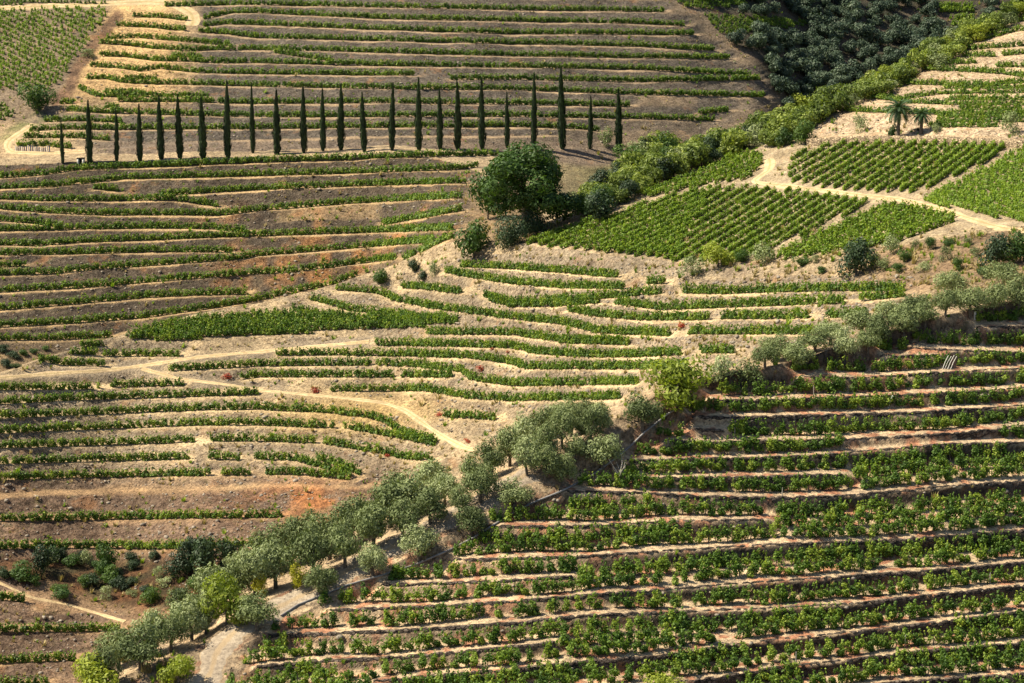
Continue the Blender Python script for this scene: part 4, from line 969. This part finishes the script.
# ------------------------------------------------------------------ woods: ridge wood (individual trees) and shaded far slope
wood_poly = [(572,205),(590,196),(618,175),(636,150),(700,148),(752,132),(800,112),(850,92),(905,66),(950,40),(1024,6),(1060,-8),(1060,2),(1024,16),(985,32),(950,60),(915,72),(890,90),(865,98),(830,112),(800,130),(775,143),(745,146),(705,161),(645,186),(608,208),(580,215)]
for x, y in scatter_poly(wood_poly, 215, 7.8, 3):
    k_ = random.choice(['wood', 'wood', 'wood', 'wood', 'scrub', 'darktree' if x < 760 else 'wood', 'bright' if x > 760 else 'bushy']); sz = random.uniform(19, 31)*(0.85 if x > 850 else 1)
    lab = ('sunlit tree in the ridge wood above the palms' if x > 860 else 'sunlit tree in the ridge wood left of the palms') if x > 760 else ('rounded tree in the dense wood between the last cypress and the huge tree' if x < 650 else 'rounded tree in the dense wood just above the main vine plot')
    plant(k_, 'woodland_tree', x, y+5, sz, sz*random.uniform(.75, 1.0), lab, 'tree', 'trees of the ridge wood')
hill_poly = [(690,12),(712,14),(735,42),(765,60),(770,95),(800,118),(850,100),(905,70),(960,34),(1024,-10),(1024,-30),(690,-30)]
clear = [[(660,-8),(750,-4),(752,8),(700,13)],[(702,13),(820,18),(815,28),(790,33),(760,32),(738,44)],[(930,-10),(980,-10),(980,24),(948,30)]]
for x, y in scatter_poly(hill_poly, 240, 7.4, 5):
    if any(inside(c_, x, y) for c_ in clear): continue
    sz = random.uniform(13, 23)
    plant('shadedolive', 'olive_tree', x, y+3, sz, sz*random.uniform(.7, .95), 'dark blue-grey olive on the shaded far slope, ' + ('left part beside the small far plots' if x < 800 else 'middle part above the ridge wood' if x < 900 else 'right part near the tiny far terraces'), 'tree', 'olives on the shaded far slope')

# ------------------------------------------------------------------ palms
def palm(px, py, hpx, wpx, label, seed):
    p, _ = hit(px, py); _, _, D = project(np.array(p)); hh = hpx*D/F; ww = wpx*D/F
    e = empty('palm_tree', p); tag(e, label, 'palm tree', 'palm trees above the wall')
    th = hh*.68; V, Fq = tube([(0, 0, -.4), (.03, 0, th*.5), (0, 0, th)], [.36, .27, .34], 8); obj('trunk', mesh('palm_trunk', V, Fq, M['bark'], True), e)
    r = random.Random(seed); L = ww*.56
    for k_ in range(44):
        a = k_*2.399; elev = 1.35-1.9*(k_/44)+r.uniform(-.1, .1); V = []; Fq = []
        n = 9; pos = np.array([0, 0, th]); an = elev; pts = []
        for i in range(n):
            pts.append(pos.copy()); pos = pos+np.array([math.cos(a)*math.cos(an), math.sin(a)*math.cos(an), math.sin(an)])*L/n*1.15; an -= .19
        sd_ = np.array([-math.sin(a), math.cos(a), 0])
        for i in range(n-1):
            for s_ in (-1, 1):
                for q in (0, .33, .66):
                    o = pts[i]*(1-q)+pts[i+1]*q; wl_ = L*.20*math.sin(math.pi*(i+q+.6)/(n+.2)); tip = o+sd_*s_*wl_+(pts[i+1]-pts[i])*.9-np.array([0, 0, wl_*.45])
                    b0 = len(V); V += [o, o+(pts[i+1]-pts[i])*.36, tip]; Fq.append((b0, b0+1, b0+2))
        obj('frond', mesh('palm_frond', V, Fq, M['palm'], False, {'leaf': np.full(len(V), r.random())}), e)
palm(898, 139, 44, 32, 'larger palm with an arching crown above the pale wall', 1)
palm(921, 134, 28, 23, 'smaller palm to the right of the larger one', 2)

# ------------------------------------------------------------------ pipe beside the road, stakes, posts, hut, young vines under tubes
def tube_obj(name, pts, r_, mt, label, cat, sag=.12):
    P3 = [hit(x, y)[0]+Vector((0, 0, sag)) for (x0, y0), (x1, y1) in zip(pts[:-1], pts[1:]) for x, y in [(x0+(x1-x0)*t, y0+(y1-y0)*t) for t in np.linspace(0, 1, max(2, int(math.hypot(x1-x0, y1-y0)/6)), endpoint=False)]]
    V, Fq = tube([tuple(p) for p in P3], [r_]*len(P3), 6); tag(obj(name, mesh(name, V, Fq, mt, True)), label, cat)
tube_obj('water_pipe', [(281,617),(298,606),(318,598),(345,587),(380,577),(415,566),(450,551),(475,538),(500,522),(530,505),(560,493),(590,478),(612,462),(630,448),(645,433),(668,415),(690,402),(702,395)], .10, M['pipe'], 'long grey pipe running up beside the gravel road on the near slope', 'pipe')
def rod(px, py, hpx, lean, mt, name, label, cat, r_=.045, group=None):
    p, _ = hit(px, py); _, _, D = project(np.array(p)); h_ = hpx*D/F
    e = [(0, 0, -.3), (lean*h_*.5, 0, h_*.5), (lean*h_, 0, h_)]; V, Fq = tube(e, [r_, r_*.95, r_*.85], 6)
    o = obj(name, mesh(name, V, Fq, mt, True)); o.location = p; tag(o, label, cat, group)
for i, (dx, ln) in enumerate([(0, .55), (3, .5), (6, .5), (-2, .45)]): rod(944+dx, 369, 13+i % 2, ln, M['stake'], 'white_stake', 'leaning white stake in the bundle between two vine terraces at the right', 'stake', .04, 'bundle of white stakes')
rod(888, 408, 13, .35, M['stake'], 'white_stake', 'single leaning white stake at the gap in the vine row', 'stake', .06)
for x, y, h_, l_ in [(990,584,12,'grey post among the vines at the right, second tall terrace'),(905,647,13,'grey post standing in the vine row near the bottom right'),(796,663,12,'thin grey post at bottom right of centre'),(810,648,10,'short grey post in front of a dark wall near the bottom'),
    (598,588,9,'grey post in the middle of the near vineyard'),(735,437,10,'thin pole below the yellow-green tree'),(706,449,12,'thin pole in the sparse vines right of the pipe'),(782,497,10,'thin pole above the tall dark wall'),(814,395,10,'thin grey pole in the vine row right of the short pole')]:
    rod(x, y, h_, random.uniform(-.06, .06), M['post'], 'vineyard_post', l_, 'post', .045, 'posts among the near vines')
rod(975, 317, 6, 0, M['stake'], 'white_marker', 'short thick white marker post on the edge of the highest near terrace', 'post', .16)
def box(cx, cy, cz, sx, sy, sz):
    V = [(cx+a*sx/2, cy+b*sy/2, cz+c*sz/2) for a in (-1, 1) for b in (-1, 1) for c in (-1, 1)]
    return np.array(V), np.array([(0, 1, 3, 2), (4, 6, 7, 5), (0, 4, 5, 1), (2, 3, 7, 6), (0, 2, 6, 4), (1, 5, 7, 3)])
p, _ = hit(81, 164); e = empty('stone_hut', p, 0, (.62, .62, .62)); tag(e, 'tiny pale hut with a dark opening beside the first cypresses', 'hut')
obj('wall', mesh('hut_wall', *join([box(-.9, 0, .8, .6, 1.8, 2.2), box(.9, 0, .8, .6, 1.8, 2.2), box(0, .75, .8, 1.2, .3, 2.2)]), M['render']), e)
obj('roof', mesh('hut_roof', *box(0, 0, 2.02, 2.7, 2.1, .22), M['wall']), e)
obj('shade_panel', mesh('hut_shade_panel', *box(0, .4, .8, 1.2, .2, 2.0), M['opening_shade']), e)  # black panel paints the shade inside the opening
r = random.Random(4)
for k_ in range(17):
    x = 16+k_*2.1; y = 150.6+k_*.09; p, _ = hit(x, y); h_ = r.uniform(.9, 1.35)
    V, Fq = tube([(0, 0, -.2), (0, 0, h_)], [.17, .15], 6); o = obj('vine_guard', mesh('vine_guard', V, Fq, M['stake'] if k_ % 3 == 0 else M['dark_grape'])); o.location = p
    tag(o, 'upright blue-grey or white vine guard beside the loop of track at the left', 'vine guard', 'row of vine guards')

# ------------------------------------------------------------------ loose rocks and tufts on the banks (nobody could count them)
def rock_mesh(s):
    r = np.random.default_rng(s); V, Fq = [], []
    t = (1+5**.5)/2; ico = np.array([(-1,t,0),(1,t,0),(-1,-t,0),(1,-t,0),(0,-1,t),(0,1,t),(0,-1,-t),(0,1,-t),(t,0,-1),(t,0,1),(-t,0,-1),(-t,0,1)], float); ico /= np.linalg.norm(ico[0])
    f = [(0,11,5),(0,5,1),(0,1,7),(0,7,10),(0,10,11),(1,5,9),(5,11,4),(11,10,2),(10,7,6),(7,1,8),(3,9,4),(3,4,2),(3,2,6),(3,6,8),(3,8,9),(4,9,5),(2,4,11),(6,2,10),(8,6,7),(9,8,1)]
    V = ico*(1+r.normal(0, .2, (12, 1)))*np.array([1.2, .9, .65])
    return mesh('rock', V, f, M['rubble'])
rl = bpy.data.collections.new('rock_shapes')
for s in range(6): rl.objects.link(bpy.data.objects.new('rock_%d' % s, rock_mesh(s)))
def bank_points(n, wfun, seed, smin, smax, nv):
    r = np.random.default_rng(seed); out = []
    jj = r.integers(40, NC-40, n); ii = r.integers(0, NR-8, n)
    for j, i in zip(jj, ii):
        if r.random() < wfun(j, i): out.append((*Pf[j, i], r.random()*6.28, r.uniform(smin, smax)*(1+r.random()**4*1.2), r.integers(nv)))
    return out
wf = lambda j, i: (.8 if SID[i] in (3,) else .5 if SID[i] in (4, 5) else .25)*(TRs[j, i] > .6)*(RD[j, i] > 2)
scatter('scattered_rocks', bank_points(60000, wf, 8, .07, .24, 6), rl, label='loose grey stones scattered over the terrace banks')
tl = bpy.data.collections.new('tuft_shapes')
for s in range(6):
    r_ = np.random.default_rng(s+5); n = 16; a = r_.random(n)*6.28; q = r_.random((n, 2))*.22-.11; L_ = .25+.25*r_.random(n)
    b0 = np.stack([q[:, 0], q[:, 1], np.zeros(n)], 1); d = np.stack([np.cos(a)*.5, np.sin(a)*.5, np.ones(n)], 1); sdv = np.stack([-np.sin(a), np.cos(a), np.zeros(n)], 1)*.05
    V = np.stack([b0-sdv, b0+sdv, b0+d*L_[:, None]], 1).reshape(-1, 3)
    mt = M['straw'] if s < 4 else M['vineblock']
    tl.objects.link(bpy.data.objects.new('tuft_%d' % s, mesh('tuft', V, np.arange(3*n).reshape(n, 3), mt, False, {'leaf': np.repeat(r_.random(n), 3)})))
wf2 = lambda j, i: (.55 if SID[i] != 2 else 0)*(TRs[j, i] > .35)*(RD[j, i] > 1.5)*(.35 if SID[i] <= 1 else 1)
scatter('dry_grass', bank_points(40000, wf2, 9, .6, 1.3, 6), tl, label='dry grass tufts growing on the terrace banks')
print('objects', len(sc.objects), 'terrain', NC, NR)
